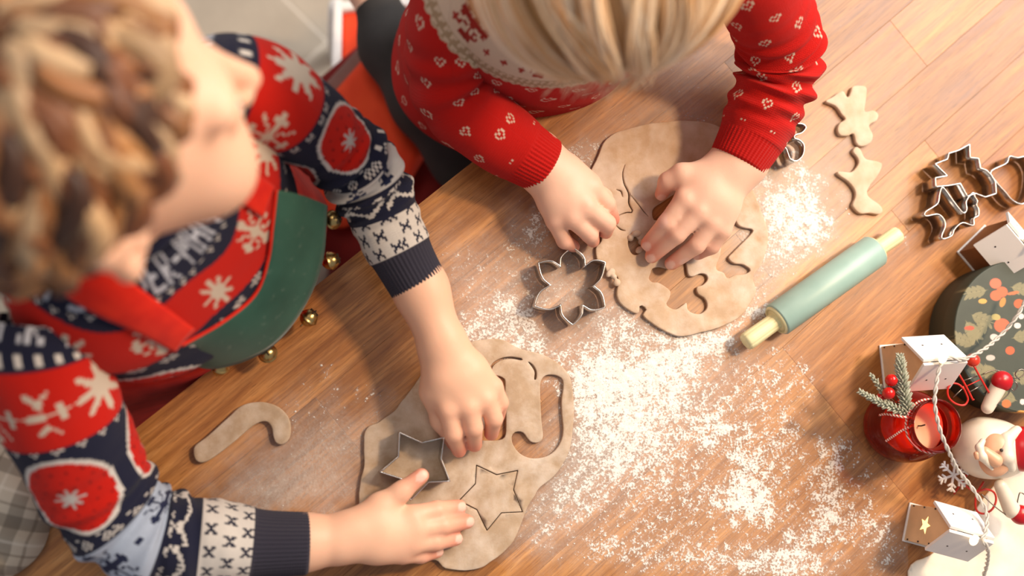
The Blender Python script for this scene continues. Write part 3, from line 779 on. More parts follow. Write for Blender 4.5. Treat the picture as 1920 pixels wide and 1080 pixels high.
# ------------------------------------------------------------------ dark green printed box
M_PRINT = None
k = N('printed_paper', .55); k.base(k.attr('Col')); k.bump(k.noise(k.coord(), 200, 3), .08, .0005); M_PRINT = k.m
bc = P(1921, 630, .05); RB = np.linalg.norm(P(1791, 630, .05)-bc)
root = empty('gift_box', 'round dark green gift box printed with orange berries and pale sprigs', 'box', loc=(bc[0], bc[1], 0))
nr, na = 110, 420
rr = np.r_[np.linspace(0, RB, nr), RB+.0006, RB+.0006]; zz = np.r_[np.full(nr, .05), .0485, .03]
an = np.linspace(0, 2*np.pi, na, endpoint=False)
V = np.stack([np.outer(rr, np.cos(an))+bc[0], np.outer(rr, np.sin(an))+bc[1], np.repeat(zz[:, None], na, 1)], -1).reshape(-1, 3)
i_, j_ = np.meshgrid(np.arange(len(rr)-1), np.arange(na), indexing='ij')
Q = np.stack([i_*na+j_, (i_+1)*na+j_, (i_+1)*na+(j_+1) % na, i_*na+(j_+1) % na], -1).reshape(-1, 4)
me = fast_mesh('lid', V, Q)
px, py = pxv(V); colr = np.tile(lin('#373e33'), (len(V), 1))*(.85+.3*fbm(px/20, py/20, 3))[:, None]
kb = 3.6; cb = lambda x, y: (1780+x/kb, 500+y/kb)
def stamp(x, y, rx, ry, an_, c, w=1.0):
    a = math.radians(an_); dx, dy = px-x, py-y
    u = (dx*math.cos(a)+dy*math.sin(a))/rx; w_ = (-dx*math.sin(a)+dy*math.cos(a))/ry
    mk = np.clip((1.15-np.hypot(u, w_))*6, 0, 1)*w
    colr[:] = colr*(1-mk[:, None])+lin(c)*mk[:, None]
def sprig(x, y, an_, n=4, ln=17, c='#867f5e'):
    a = math.radians(an_); d = np.array([math.cos(a), math.sin(a)])
    stamp(x+d[0]*n*5, y+d[1]*n*5, n*6, 1.2, an_, c, .8)
    for i in range(n):
        for s in (-1, 1):
            b = an_+s*38; e = np.array([math.cos(math.radians(b)), math.sin(math.radians(b))])
            q = np.array([x, y])+d*i*9+e*ln*.5
            stamp(q[0], q[1], ln*.55, 3.0, b, c, .85)
for x, y, a_ in ((160, 330, 20), (160, 520, 200), (240, 160, 170), (250, 390, 140), (440, 480, -10), (300, 730, 200), (250, 670, 60), (430, 140, 10), (440, 900, 200), (440, 720, 30), (120, 380, 60)):
    sprig(*cb(x, y), a_)
R_ = np.random.default_rng(5)
for i in range(26): sprig(R_.uniform(1900, 2110), R_.uniform(500, 820), R_.uniform(0, 360))
for x, y, r, c in ((355, 397, 13.5, '#d9613f'), (160, 632, 12.5, '#cf4a2e'), (312, 113, 10, '#d96a4c'), (315, 195, 10, '#d9643f'), (355, 170, 10, '#d9643f'), (410, 566, 8, '#d0582f'), (385, 925, 8, '#c86a34'), (470, 250, 9, '#c75a30')):
    q = cb(x, y); stamp(q[0], q[1], r, r*.9, 0, c)
for x, y, rx, ry, a_, c in ((225, 233, 7.5, 4.5, 0, '#c99a4c'), (315, 340, 8, 5.5, 10, '#a8985c'), (305, 478, 8, 6, 20, '#cdbfb8'), (278, 615, 8, 5, 0, '#bdb2a8'), (460, 398, 6, 5, 0, '#d8ccc4'), (485, 335, 5, 5, 0, '#d8ccc4'), (135, 415, 9, 4, 0, '#b8503a'), (430, 178, 11, 3, -10, '#c06a40'), (360, 240, 5, 9, 20, '#c0803c'), (495, 912, 5, 5, 0, '#d8ccc4'), (490, 985, 9, 4, 0, '#c58f45')):
    q = cb(x, y); stamp(q[0], q[1], rx, ry, a_, c)
set_col(me, colr); link('lid', me, M_PRINT, root)
b = MB(); b.lathe([(RB*.97, .0003), (RB*.985, .002), (RB*.985, .034)], 96, (bc[0], bc[1], 0)); b.build('box_wall', simple('green_card', '#343b30', .6), root)

# ------------------------------------------------------------------ red glass candle jar
k = N('red_glass', .08)
tr = k.n('BsdfTransparent'); tr.inputs[0].default_value = (.93, .16, .05, 1)
gl = k.n('BsdfGlossy'); gl.inputs['Roughness'].default_value = .06
df = k.n('BsdfTranslucent'); df.inputs[0].default_value = (.80, .06, .02, 1); d2 = k.n('BsdfDiffuse'); d2.inputs[0].default_value = (.60, .03, .012, 1)
m1 = k.n('MixShader'); m1.inputs[0].default_value = .5; k.l(df.outputs[0], m1.inputs[1]); k.l(d2.outputs[0], m1.inputs[2])
m2 = k.n('MixShader'); m2.inputs[0].default_value = .30; k.l(tr.outputs[0], m2.inputs[1]); k.l(m1.outputs[0], m2.inputs[2])
lw = k.n('LayerWeight'); lw.inputs[0].default_value = .22
m3 = k.n('MixShader'); k.l(lw.outputs['Fresnel'], m3.inputs[0]); k.l(m2.outputs[0], m3.inputs[1]); k.l(gl.outputs[0], m3.inputs[2])
k.l(m3.outputs[0], k.t.nodes['Material Output'].inputs[0]); M_RED = k.m
jo = P(1762, 802, .088); jb = P(1693, 795, .032); jc = (jb+jo)/2
jc = np.array([jb[0]*.5+jo[0]*.5, jb[1]*.5+jo[1]*.5, 0])
root = empty('candle_jar', 'red glass candle jar with twine bow and frosted berry sprig', 'candle', loc=(jc[0], jc[1], 0))
RJ = 69*MPP(1693, 795, .032); RO = 51*MPP(1762, 802, .088)
prof = [(0, .001), (RJ*.55, .001), (RJ*.8, .004), (RJ*.96, .016), (RJ, .032), (RJ*.95, .048), (RJ*.82, .062), (RO*.98, .070), (RO*.93, .076), (RO*.97, .083), (RO, .087), (RO*.985, .0885), (RO*.93, .088), (RO*.86, .083), (RO*.82, .076), (RO*.86, .070), (RJ*.76, .059), (RJ*.88, .047), (RJ*.92, .032), (RJ*.88, .018), (RJ*.7, .008), (0, .007)]
pr = crom([(r, z, 0) for r, z in prof], 80)[:, :2]
b = MB(); b.lathe([tuple(x) for x in pr], 64, jc); b.build('glass_jar', M_RED, root)
k = N('candle_wax', .5); k.base('#e8cfae'); k.set(Subsurface_Weight=.4, Subsurface_Radius=(.01, .006, .003), Subsurface_Scale=1.0); M_WAX = k.m
b = MB(); b.lathe([(0, .0555), (RJ*.5, .055), (RJ*.70, .056), (RJ*.78, .052), (RJ*.86, .040), (RJ*.86, .018), (RJ*.6, .0085), (0, .0085)], 48, jc); wx = b.build('wax', M_WAX, root)
b = MB(); b.tube([jc+np.array([0, 0, .055]), jc+np.array([.0005, 0, .060]), jc+np.array([.002, .001, .064])], .0007, 6, 6); b.build('wick', M_HOLE, wx)
k = N('baker_twine', .8); v = k.coord('UV')
wv = k.n('TexWave'); wv.wave_type = 'BANDS'; wv.bands_direction = 'DIAGONAL'; k.l(k.mapping(k.coord(), (1, 1, 1)), wv.inputs[0]); wv.inputs['Scale'].default_value = 160; wv.inputs['Distortion'].default_value = 0
k.base(k.ramp(wv.outputs['Fac'], [(.45, '#e9dccf'), (.55, '#c0392b')])); M_TWINE = k.m
th = np.linspace(0, 2*np.pi, 60, endpoint=False)
tw = np.stack([jc[0]+RO*.98*np.cos(th), jc[1]+RO*.98*np.sin(th), .0755+.0008*np.sin(3*th)], 1)
twine = tube('twine', tw, .0011, M_TWINE, root, 8, closed=True)
kc = 3.856; cj = lambda x, y, z: P(1600+x/kc, 600+y/kc, z)
kn = cj(437, 708, .074)
tube('twine_tail', [kn, cj(360, 702, .080), cj(290, 690, .075), cj(235, 680, .068), cj(188, 688, .060)], .0011, M_TWINE, twine, 8, 24)
tube('twine_tail', [kn, cj(425, 760, .080), cj(350, 800, .076), cj(290, 840, .069), cj(235, 876, .060)], .0011, M_TWINE, twine, 8, 24)
M_NEEDLE = simple('frosted_needles', '#a9ab98', .7, var=.25, scale=300)
M_STEM = simple('brown_stem', '#5d4a36', .8)
M_BERRY = simple('red_berry', '#c3150f', .2, var=.08, scale=80, bump=0)
sp_root = None
for nm, pts, n, ln in (('sprig', [(405, 690, .072), (370, 560, .078), (350, 420, .084), (338, 270, .088)], 150, .0120), ('sprig', [(400, 690, .072), (300, 640, .076), (180, 590, .08), (55, 520, .082)], 90, .0085), ('sprig', [(300, 640, .070), (230, 560, .072), (180, 470, .075), (128, 400, .078)], 40, .0065)):
    pth = crom([cj(*p) for p in pts], 40); b = MB(); b.tube(pth, .0009, 6)
    s_ = b.build(nm, M_STEM, root); nb = MB()
    for i in range(n):
        t = (i+.5)/n*39; j = min(int(t), 38); p0 = pth[j]+(pth[j+1]-pth[j])*(t-j); d = pth[j+1]-pth[j]; d /= np.linalg.norm(d)
        a_ = i*2.4; u_ = np.cross(d, (0, 0, 1)); u_ /= np.linalg.norm(u_); w_ = np.cross(u_, d)
        o_ = u_*math.cos(a_)+w_*math.sin(a_); e = p0+(o_*.62+d*.8)*ln*rng.uniform(.75, 1.1)*(1-.5*(i/n)**3)
        nb.tube([p0, (p0+e)/2+d*.0006, e], np.array([.0007, .0012, .0004]), 5)
    x = nb.build('needles', M_NEEDLE, s_); x['kind'] = 'stuff'
for x, y, z in ((275, 435, .082), (255, 530, .082), (200, 560, .070)):
    b = MB(); p = cj(x, y, z); r = .0058 if z > .075 else .0045; b.ball(p, r, None, 16, 12); bb = b.build('berry', M_BERRY, root)
    b = MB(); b.tube([p-np.array([0, 0, r]), cj(330, 620, .074)], .0005, 5); b.build('berry_stem', M_STEM, bb)

# ------------------------------------------------------------------ santa figure lying back
M_CER = simple('cream_ceramic', '#e2d6c4', .35, var=.05, scale=50, bump=.06)
M_FACE = simple('peach_ceramic', '#dba886', .4, var=.05, scale=60, bump=.02)
M_SRED = simple('red_ceramic', '#b5121b', .3, var=.05, bump=.02)
sc = P(1868, 842, .034)
up = P(1925, 852, .05)-P(1805, 838, .022); up /= np.linalg.norm(up)
nz = CAM-sc; nz -= up*(nz@up); nz /= np.linalg.norm(nz); sd = np.cross(up, nz)
SR = np.stack([up, np.cross(nz, up), nz], 1)        # local: x up the figure, y its side, z out of the face
q = lambda x, y, z: sc+SR@(np.array([x, y, z]))
root = empty('santa_figure', 'white bearded ceramic Santa figure with red hat lying beside the red jar', 'figurine', loc=(sc[0], sc[1], .001))
u = MPP(1868, 842, .04)
V, Q_ = skin_mesh([ell(q(-.004, 0, -.004), (.036, .030, .028), SR, .01), ell(q(-.016, 0, .004), (.020, .026, .022), SR, .012)], .0012)
body = link('beard_body', fast_mesh('beard_body', V, Q_), M_CER, root)
cy = kb_ = 3.484; fp = lambda x, y, z: P(1780+x/3.486, 770+y/3.484, z)
zf = .062
V, Q_ = skin_mesh([ell(fp(300, 290, .052), (.016, .021, .010), SR, .004), cone(fp(232, 268, .063), fp(300, 325, .064), .0050, .0068, .003)], .0007)
face = link('face', fast_mesh('face', V, Q_), M_FACE, root)
V, Q_ = skin_mesh([cone(fp(218, 198, .061), fp(195, 240, .063), .0028, .0036, .002), cone(fp(195, 240, .063), fp(215, 300, .064), .0036, .0044, .002), cone(fp(215, 300, .064), fp(280, 382, .060), .0044, .0016, .002)], .0007)
link('moustache', fast_mesh('moustache', V, Q_), M_CER, root)
V, Q_ = skin_mesh([cone(fp(176, 283, .063), fp(183, 306, .063), .0026, .0026, .001)], .0007); link('mouth', fast_mesh('mouth', V, Q_), M_FACE, face)
for x, y in ((340, 258), (358, 322)):
    b = MB(); b.ball(fp(x, y, .0655), .0017, None, 10, 8); b.build('eye', M_HOLE, face)
V, Q_ = skin_mesh([cone(fp(370, 190, .055), fp(375, 300, .064), .006, .0065, .004), cone(fp(375, 300, .064), fp(400, 372, .056), .0065, .005, .004), cone(fp(440, 130, .052), fp(370, 190, .055), .005, .006, .004)], .0009)
link('hat_brim', fast_mesh('hat_brim', V, Q_), M_CER, root)
V, Q_ = skin_mesh([ell(fp(475, 250, .047), (.019, .022, .019), SR, .01), cone(fp(500, 260, .045), fp(640, 300, .036), .014, .006, .01)], .0012)
hat = link('hat', fast_mesh('hat', V, Q_), M_SRED, root)
M_WIRE = simple('grey_wire', '#8c8178', .35, 1.0, bump=0)
def arm(p, zs, hand, hz, loops):
    V, Q_ = skin_mesh([cone(fp(*p[0], zs[0]), fp(*p[1], zs[1]), .0062, .0085, .004)], .0009)
    a_ = link('sleeve_arm', fast_mesh('sleeve_arm', V, Q_), M_CER, root)
    h_ = fp(*hand, hz)
    V, Q_ = skin_mesh([ell(h_, (.0105, .0098, .0085), None, .003), cone(h_, h_+np.array([.004, -.006, 0]), .004, .003, .003)], .0008)
    link('mitten', fast_mesh('mitten', V, Q_), M_SRED, a_)
    for lp in loops: tube('wire', [fp(x, y, z) for x, y, z in lp], .0006, M_WIRE, a_, 6, 30)
arm(((250, -20), (345, -205)), (.05, .056), (345, -195), .058, [[(250, 5, .052), (310, -40, .056), (385, -110, .06), (400, -160, .062), (430, -190, .064), (445, -160, .064), (420, -130, .062), (400, -150, .06)], [(220, -240, .052), (300, -265, .054), (385, -235, .058), (440, -210, .062), (490, -240, .064), (480, -270, .064), (445, -260, .064), (430, -235, .062), (460, -200, .062)]])
arm(((335, 490), (410, 650)), (.036, .034), (465, 680), .036, [[(210, 545, .03), (290, 620, .032), (370, 680, .034), (440, 715, .036)], [(440, 640, .038), (450, 570, .042), (465, 535, .043), (500, 560, .043), (500, 600, .042)]])

# ------------------------------------------------------------------ red wire trimmings
M_RWIRE = simple('red_wire', '#c62a1e', .35, bump=0)
def cjz(pts): return [cj(*p) for p in pts]
root = empty('wire_sleigh', 'tiny red wire sleigh ornament with one red bead behind the jar mouth', 'ornament', loc=tuple(cj(800, 520, 0)))
tube('runner', cjz([(865, 580, .056), (815, 480, .058), (760, 385, .06)]), .0010, M_RWIRE, root, 7, 10)
tube('runner', cjz([(980, 525, .056), (920, 420, .058), (868, 325, .06)]), .0010, M_RWIRE, root, 7, 10)
tube('curl', cjz([(800, 500, .057), (760, 465, .057), (710, 460, .057), (682, 500, .056), (690, 560, .055), (740, 605, .054), (800, 615, .054), (828, 575, .055), (810, 520, .056), (790, 480, .057)]), .0010, M_RWIRE, root, 7, 50)
for y, a0, a1_ in ((0, (815, 480, .057), (915, 432, .057)), (1, (840, 520, .057), (930, 470, .057)), (2, (790, 440, .058), (895, 405, .058)), (3, (720, 560, .054), (795, 490, .057))):
    tube('slat', cjz([a0, a1_]), .0006, M_RWIRE if y == 0 else M_WIRE, root, 6)
b = MB(); b.ball(cj(865, 292, .060), .0060, None, 18, 12); b.build('bead', simple('orange_red_bead', '#d23a24', .3, bump=0), root)
for x, y in ((870, 575), (975, 520)):
    tube('foot', [cj(x, y, .056), cj(x, y, .001)], .0008, M_RWIRE, root, 6)
root = empty('snowflake_pick', 'white snowflake on curled red wire lying between jar and glittery house', 'ornament', loc=tuple(cj(700, 1080, 0)))
c4 = lambda x, y, z: P(1640+x/4.154, 820+y/4.154, z)
sn = c4(612, 295, .02); b = MB()
for i in range(6):
    a_ = i*math.pi/3+.3; d = np.array([math.cos(a_), math.sin(a_), 0]); pz = np.array([-d[1], d[0], 0])
    b.tube([sn, sn+d*.0165], .0013, 6)
    for t_ in (.008, .0125):
        for s_ in (-1, 1): b.tube([sn+d*t_, sn+d*(t_+.0035)+pz*s_*.0042], .0011, 6)
b.build('snowflake', M_WHITE, root)
tube('wire', [c4(*p) for p in ((665, 340, .02), (740, 400, .016), (800, 420, .014), (870, 405, .013), (930, 430, .012), (945, 490, .012), (915, 560, .012), (850, 595, .012), (795, 570, .012), (785, 500, .012), (800, 430, .013), (850, 345, .014))], .0011, M_RWIRE, root, 7, 60)
tube('wire', [c4(*p) for p in ((618, 440, .004), (668, 365, .012), (705, 310, .016), (745, 255, .018))], .0010, M_RWIRE, root, 7, 12)

# ------------------------------------------------------------------ light string
k = N('clear_wire', .25); k.base('#ddd8d0'); k.set(Transmission_Weight=.3, IOR=1.4); M_CLEAR = k.m
k = N('fairy_bulb', .4); k.base('#fff1d8'); k.set(Emission_Color=L4('#ffe2b0'), Emission_Strength=2.2); M_BULB = k.m
root = empty('light_string', 'twisted clear wire light string running over the jar and house roofs', 'string lights', loc=tuple(P(1770, 800, 0)))
path = crom([P(*p) for p in ((1935, 540, .09), (1908, 590, .085), (1880, 625, .078), (1845, 655, .084), (1806, 674, .089), (1775, 671, .0905), (1762, 690, .089), (1755, 725, .092), (1753, 760, .093), (1762, 805, .093), (1778, 845, .090), (1795, 880, .075), (1815, 905, .066), (1833, 930, .066), (1850, 962, .072), (1848, 1000, .084), (1842, 1012, .089), (1852, 1030, .085), (1850, 1060, .06), (1840, 1090, .04))], 420)
t_, n_, b_ = frames(path, (.2, .1, 1))
ph = np.arange(420)*.34
for s_ in (0, math.pi):
    tube('wire', path+.0011*(np.cos(ph+s_)[:, None]*n_+np.sin(ph+s_)[:, None]*b_), .00105, M_CLEAR, root, 7)
for x, y, z in ((1768, 672, .0915), (1826, 1013, .0905), (1918, 440, .068)):
    p = P(x, y, z); b = MB(); b.ball(p, (.0052, .0038, .0036), rotz(1.0), 14, 10); b.tube([p, p+np.array([.004, .003, .001])], .0016, 7); b.build('bulb', M_BULB, root)
tube('wire', [P(*p) for p in ((1935, 470, .075), (1918, 440, .0665), (1930, 420, .075))], .0012, M_CLEAR, root, 7, 12)
# ------------------------------------------------------------------ people
from mathutils.bvhtree import BVHTree
def bvh_of(V, Q): return BVHTree.FromPolygons([Vector(v) for v in V], [tuple(int(i) for i in q) for q in Q])
def seen(bvhs, px, py, lift=.0, zfall=.05):
    d = P(px, py, 0)-CAM; d /= np.linalg.norm(d); best = None
    for b in bvhs:
        h = b.ray_cast(Vector(CAM), Vector(d))
        if h[0] is not None and (best is None or h[3] < best[3]): best = h
    if best is None: return P(px, py, zfall)
    return np.array(best[0])-d*lift

def pj(q): return P(q[0], q[1], q[2]), q[3]*MPP(q[0], q[1], q[2])
def chain(prims, pts, k):
    for a, b in zip(pts[:-1], pts[1:]):
        (pa_, ra), (pb_, rb) = pj(a), pj(b); prims.append(cone(pa_, pb_, ra, rb, k))
def hand(prims, fore, wrist, fingers, thumb, palm_r=.78):
    """fingers: four joint lists (knuckle, middle joint, tip); thumb: joint list starting inside the palm"""
    chain(prims, fore+[wrist], .02)
    w = wrist
    for i, f in enumerate(fingers):
        u = (i-1.5)/1.5*.45
        a = (w[0]+(f[0][0]-w[0])*.12, w[1]+(f[0][1]-w[1])*.12, w[2], w[3]*.66)
        mid = (w[0]+(f[0][0]-w[0])*.6, w[1]+(f[0][1]-w[1])*.6, (w[2]+f[0][2])/2+.001, (a[3]+f[0][3])/2*.92)
        chain(prims, [a, mid, f[0]], .012)
    chain(prims, thumb[:2], .016)
    chain(prims, thumb[1:], .006)
    for f in fingers:
        g = []
        for j in range(len(f)-1):
            a, b = f[j], f[j+1]; n = 1
            g += [a]
        g.append(f[-1])
        chain(prims, g, .0028)
    return [pj(f[-1]) for f in fingers]+[pj(thumb[-1])], [pj(f[1]) for f in fingers]+[pj(f[0]) for f in fingers]

def head_prims(prims, c, R, s=1.0, neck=None):
    q = lambda x, y, z: c+R@(np.array([x, y, z])*s)
    e = lambda p, r, k: prims.append(ell(q(*p), np.array(r)*s, R, k*s if k > 0 else k*s))
    e((0, -.008, .018), (.071, .088, .074), .02)
    e((0, .030, -.030), (.056, .058, .066), .03)
    e((0, .056, -.082), (.022, .022, .018), .03)
    for x in (-1, 1):
        e((x*.034, .056, -.045), (.026, .026, .026), .02)      # cheek
        e((x*.030, .072, .020), (.022, .014, .010), .014)      # brow
    for x in (-1, 1): e((x*.029, .094, -.004), (.014, .012, .010), -.010)   # eye socket
    for x in (-1, 1): e((x*.029, .074, -.004), (.0125, .0125, .0115), .003) # eyeball under its lids
    prims.append(cone(q(0, .084, .004), q(0, .100, -.030), .0065*s, .0085*s, .008*s))
    for x in (-1, 1): e((x*.009, .092, -.032), (.006, .007, .0055), .005)
    prims.append(cone(q(-.014, .083, -.057), q(.014, .083, -.057), .0042*s, .0042*s, .005*s))
    prims.append(cone(q(-.012, .083, -.065), q(.012, .083, -.065), .0048*s, .0048*s, .004*s))
    for x in (-1, 1):
        prims.append(cone(q(x*.070, .004, -.006), q(x*.078, -.014, .010), .006*s, .008*s, .006*s))
        prims.append(cone(q(x*.078, -.014, .010), q(x*.074, -.010, -.030), .008*s, .006*s, .006*s))
        prims.append(cone(q(x*.074, -.010, -.030), q(x*.068, .004, -.020), .006*s, .004*s, .006*s))
    if neck is not None:
        prims.append(cone(q(0, -.022, -.06), neck, .037*s, .042*s, .02))

k = N('child_skin', .48, spec=.35); v = k.coord()
sn_ = k.noise(v, 55, 4, .6)
c = k.mix(k.math('MULTIPLY', sn_, .16), k.attr('Col'), '#c98a72')
k.base(c); k.set(Subsurface_Weight=.22, Subsurface_Radius=(.008, .0035, .002), Subsurface_Scale=1.0)
k.bump(k.math('ADD', k.noise(v, 800, 3), k.math('MULTIPLY', k.noise(v, 150, 3), .8)), .10, .0006); M_SKIN = k.m

def skin_colour(V, tips, knuckles, nails, lips=None, base='#e6b698'):
    c = np.tile(lin(base), (len(V), 1))
    def tint(p, r, colr, w):
        d = np.linalg.norm(V-p, axis=1); m_ = (w*np.exp(-(d/r)**2))[:, None]
        c[:] = c*(1-m_)+lin(colr)*m_
    for p, r in tips: tint(p, .015, '#da806a', .8)
    for p, r in knuckles: tint(p, .009, '#dc907a', .5)
    for p, dvec, r in nails:
        x = V-p; t_ = dvec/np.linalg.norm(dvec); upv = np.array([0, 0, 1.])-t_*t_[2]; upv /= np.linalg.norm(upv); sv = np.cross(t_, upv)
        a = np.hypot((x@t_+.000)/(r*.85), (x@sv)/(r*.62)); m_ = np.clip((1.1-a)*5, 0, 1)*((x@upv) > r*.45)
        c[:] = c*(1-m_[:, None])+lin('#e9bcaa')*m_[:, None]
    if lips is not None: tint(lips, .016, '#c96a60', .7)
    return c

# ---- knitted garments -------------------------------------------------------------
k = N('knit_wool', .92, spec=.15); uv = k.coord('UV')
sx = k.n('SeparateXYZ'); k.l(uv, sx.inputs[0])
fx = k.math('FRACT', sx.outputs[0]); ab = k.math('ABSOLUTE', k.math('SUBTRACT', fx, .5))
vv = k.math('FRACT', k.math('ADD', sx.outputs[1], k.math('MULTIPLY', ab, .9)))
hgt = k.math('ADD', k.math('SINE', k.math('MULTIPLY', ab, 6.283)), k.math('MULTIPLY', k.math('SINE', k.math('MULTIPLY', vv, 3.1416)), .9))
fz = k.noise(k.coord(), 900, 3, .6)
k.base(k.mix(k.math('MULTIPLY', fz, .22), k.attr('Col'), (.02, .015, .02, 1)))
k.bump(k.math('ADD', hgt, k.math('MULTIPLY', fz, .8)), .55, .0009)
k.set(Sheen_Weight=.06, Sheen_Roughness=.5); M_KNIT = k.m

SW = .0021                                       # stitch width in metres
NAVY, RED, WHITE, CREAM, LBLUE, CUFF = lin('#1d2036'), lin('#d01c0a'), lin('#ded6cd'), lin('#d9c7b2'), lin('#b9c4d6'), lin('#373541')
def put(c, mk, col): c[mk] = col
def bitmap(rows): return np.array([[ch == '#' for ch in r] for r in rows])
XM = bitmap(['##.##', '.#.#.', '..#..', '.#.#.', '##.##'])
BOW = bitmap(['#...#', '##.##', '.###.', '##.##', '#...#'])
DOT4 = bitmap(['##.##', '##.##', '.....', '##.##', '##.##'])
FONT = {'S': ['.####', '#....', '#....', '.###.', '....#', '....#', '####.'], 'P': ['####.', '#...#', '#...#', '####.', '#....', '#....', '#....'], 'I': ['###', '.#.', '.#.', '.#.', '.#.', '.#.', '###'],
        'D': ['###..', '#..#.', '#...#', '#...#', '#...#', '#..#.', '###..'], 'E': ['####', '#...', '#...', '###.', '#...', '#...', '####'], 'R': ['###.', '#..#', '#..#', '###.', '##..', '#.#.', '#..#'],
        '-': ['...', '...', '...', '###', '...', '...', '...'], 'M': ['#...#', '##.##', '#.#.#', '#.#.#', '#...#', '#...#', '#...#'], 'A': ['.##.', '#..#', '#..#', '####', '#..#', '#..#', '#..#'], 'N': ['#...#', '##..#', '#.#.#', '#.#.#', '#..##', '#...#', '#...#']}
def text_bm(s):
    cols = []
    for ch in s: cols += [bitmap(FONT[ch]), np.zeros((7, 1), bool)]
    return np.hstack(cols)
def stampbm(i, j, bm, pi, pj_, i0=0, j0=0, band=None, stag=0):
    """repeat a bitmap on the stitch grid with periods pi, pj_"""
    jj = j-j0
    row = np.floor(jj/pj_).astype(int) if pj_ else 0
    ii = i-i0-(row % 2)*stag
    a = np.mod(ii, pi).astype(int) if pi else ii.astype(int); b = (np.mod(jj, pj_) if pj_ else jj).astype(int)
    ok = (a >= 0) & (a < bm.shape[1]) & (b >= 0) & (b < bm.shape[0])
    o = np.zeros(len(i), bool); o[ok] = bm[b[ok], a[ok]]
    return o
def flake(du, dv, r):
    """knitted snowflake in stitch units"""
    rr = np.hypot(du, dv); a = np.arctan2(dv, du)
    o = np.zeros(len(du), bool)
    for k_ in range(4):
        t = k_*math.pi/4; x = du*math.cos(t)+dv*math.sin(t); y = -du*math.sin(t)+dv*math.cos(t)
        th_ = .75 if k_ % 2 == 0 else .7
        arm_ = (np.abs(y) < th_) & (np.abs(x) < r*(1 if k_ % 2 == 0 else .92))
        if k_ % 2: arm_ &= (np.mod(np.abs(x), 2.2) > .6)
        o |= arm_
        if k_ % 2 == 0: o |= (np.abs(np.abs(x)-r*.76) < 1.0) & (np.abs(y) < r*.27)
    return o
def star8(du, dv, r):
    rr = np.hypot(du, dv); a = np.arctan2(dv, du)
    return rr < r*(.40+.62*np.abs(np.cos(4*a))**3)
def snow_band(c, i, j, jc_, h, per, col, off=0):
    """flakes and eight-pointed stars in turn along a band centred on row jc_"""
    n = np.floor((i-off)/per).astype(int); du = np.mod(i-off, per)-per/2; dv = j-jc_
    mk = np.where(n % 2 == 0, flake(du, dv, h*.47), star8(du, dv, h*.40))
    put(c, mk, col)
def oval_patch(c, du, dv, a, b, pale=False):
    r = np.hypot(du/a, dv/b)
    put(c, r < 1.0, WHITE); put(c, r < .90, RED)
    put(c, (r < .90) & (stampbm(np.floor(du+200), np.floor(dv+200), bitmap(['#..', '...', '...', '...']), 5, 4, stag=2)), lin('#8d0f0c'))
    put(c, star8(du, dv, min(a, b)*.30), lin('#c9c3bd'))

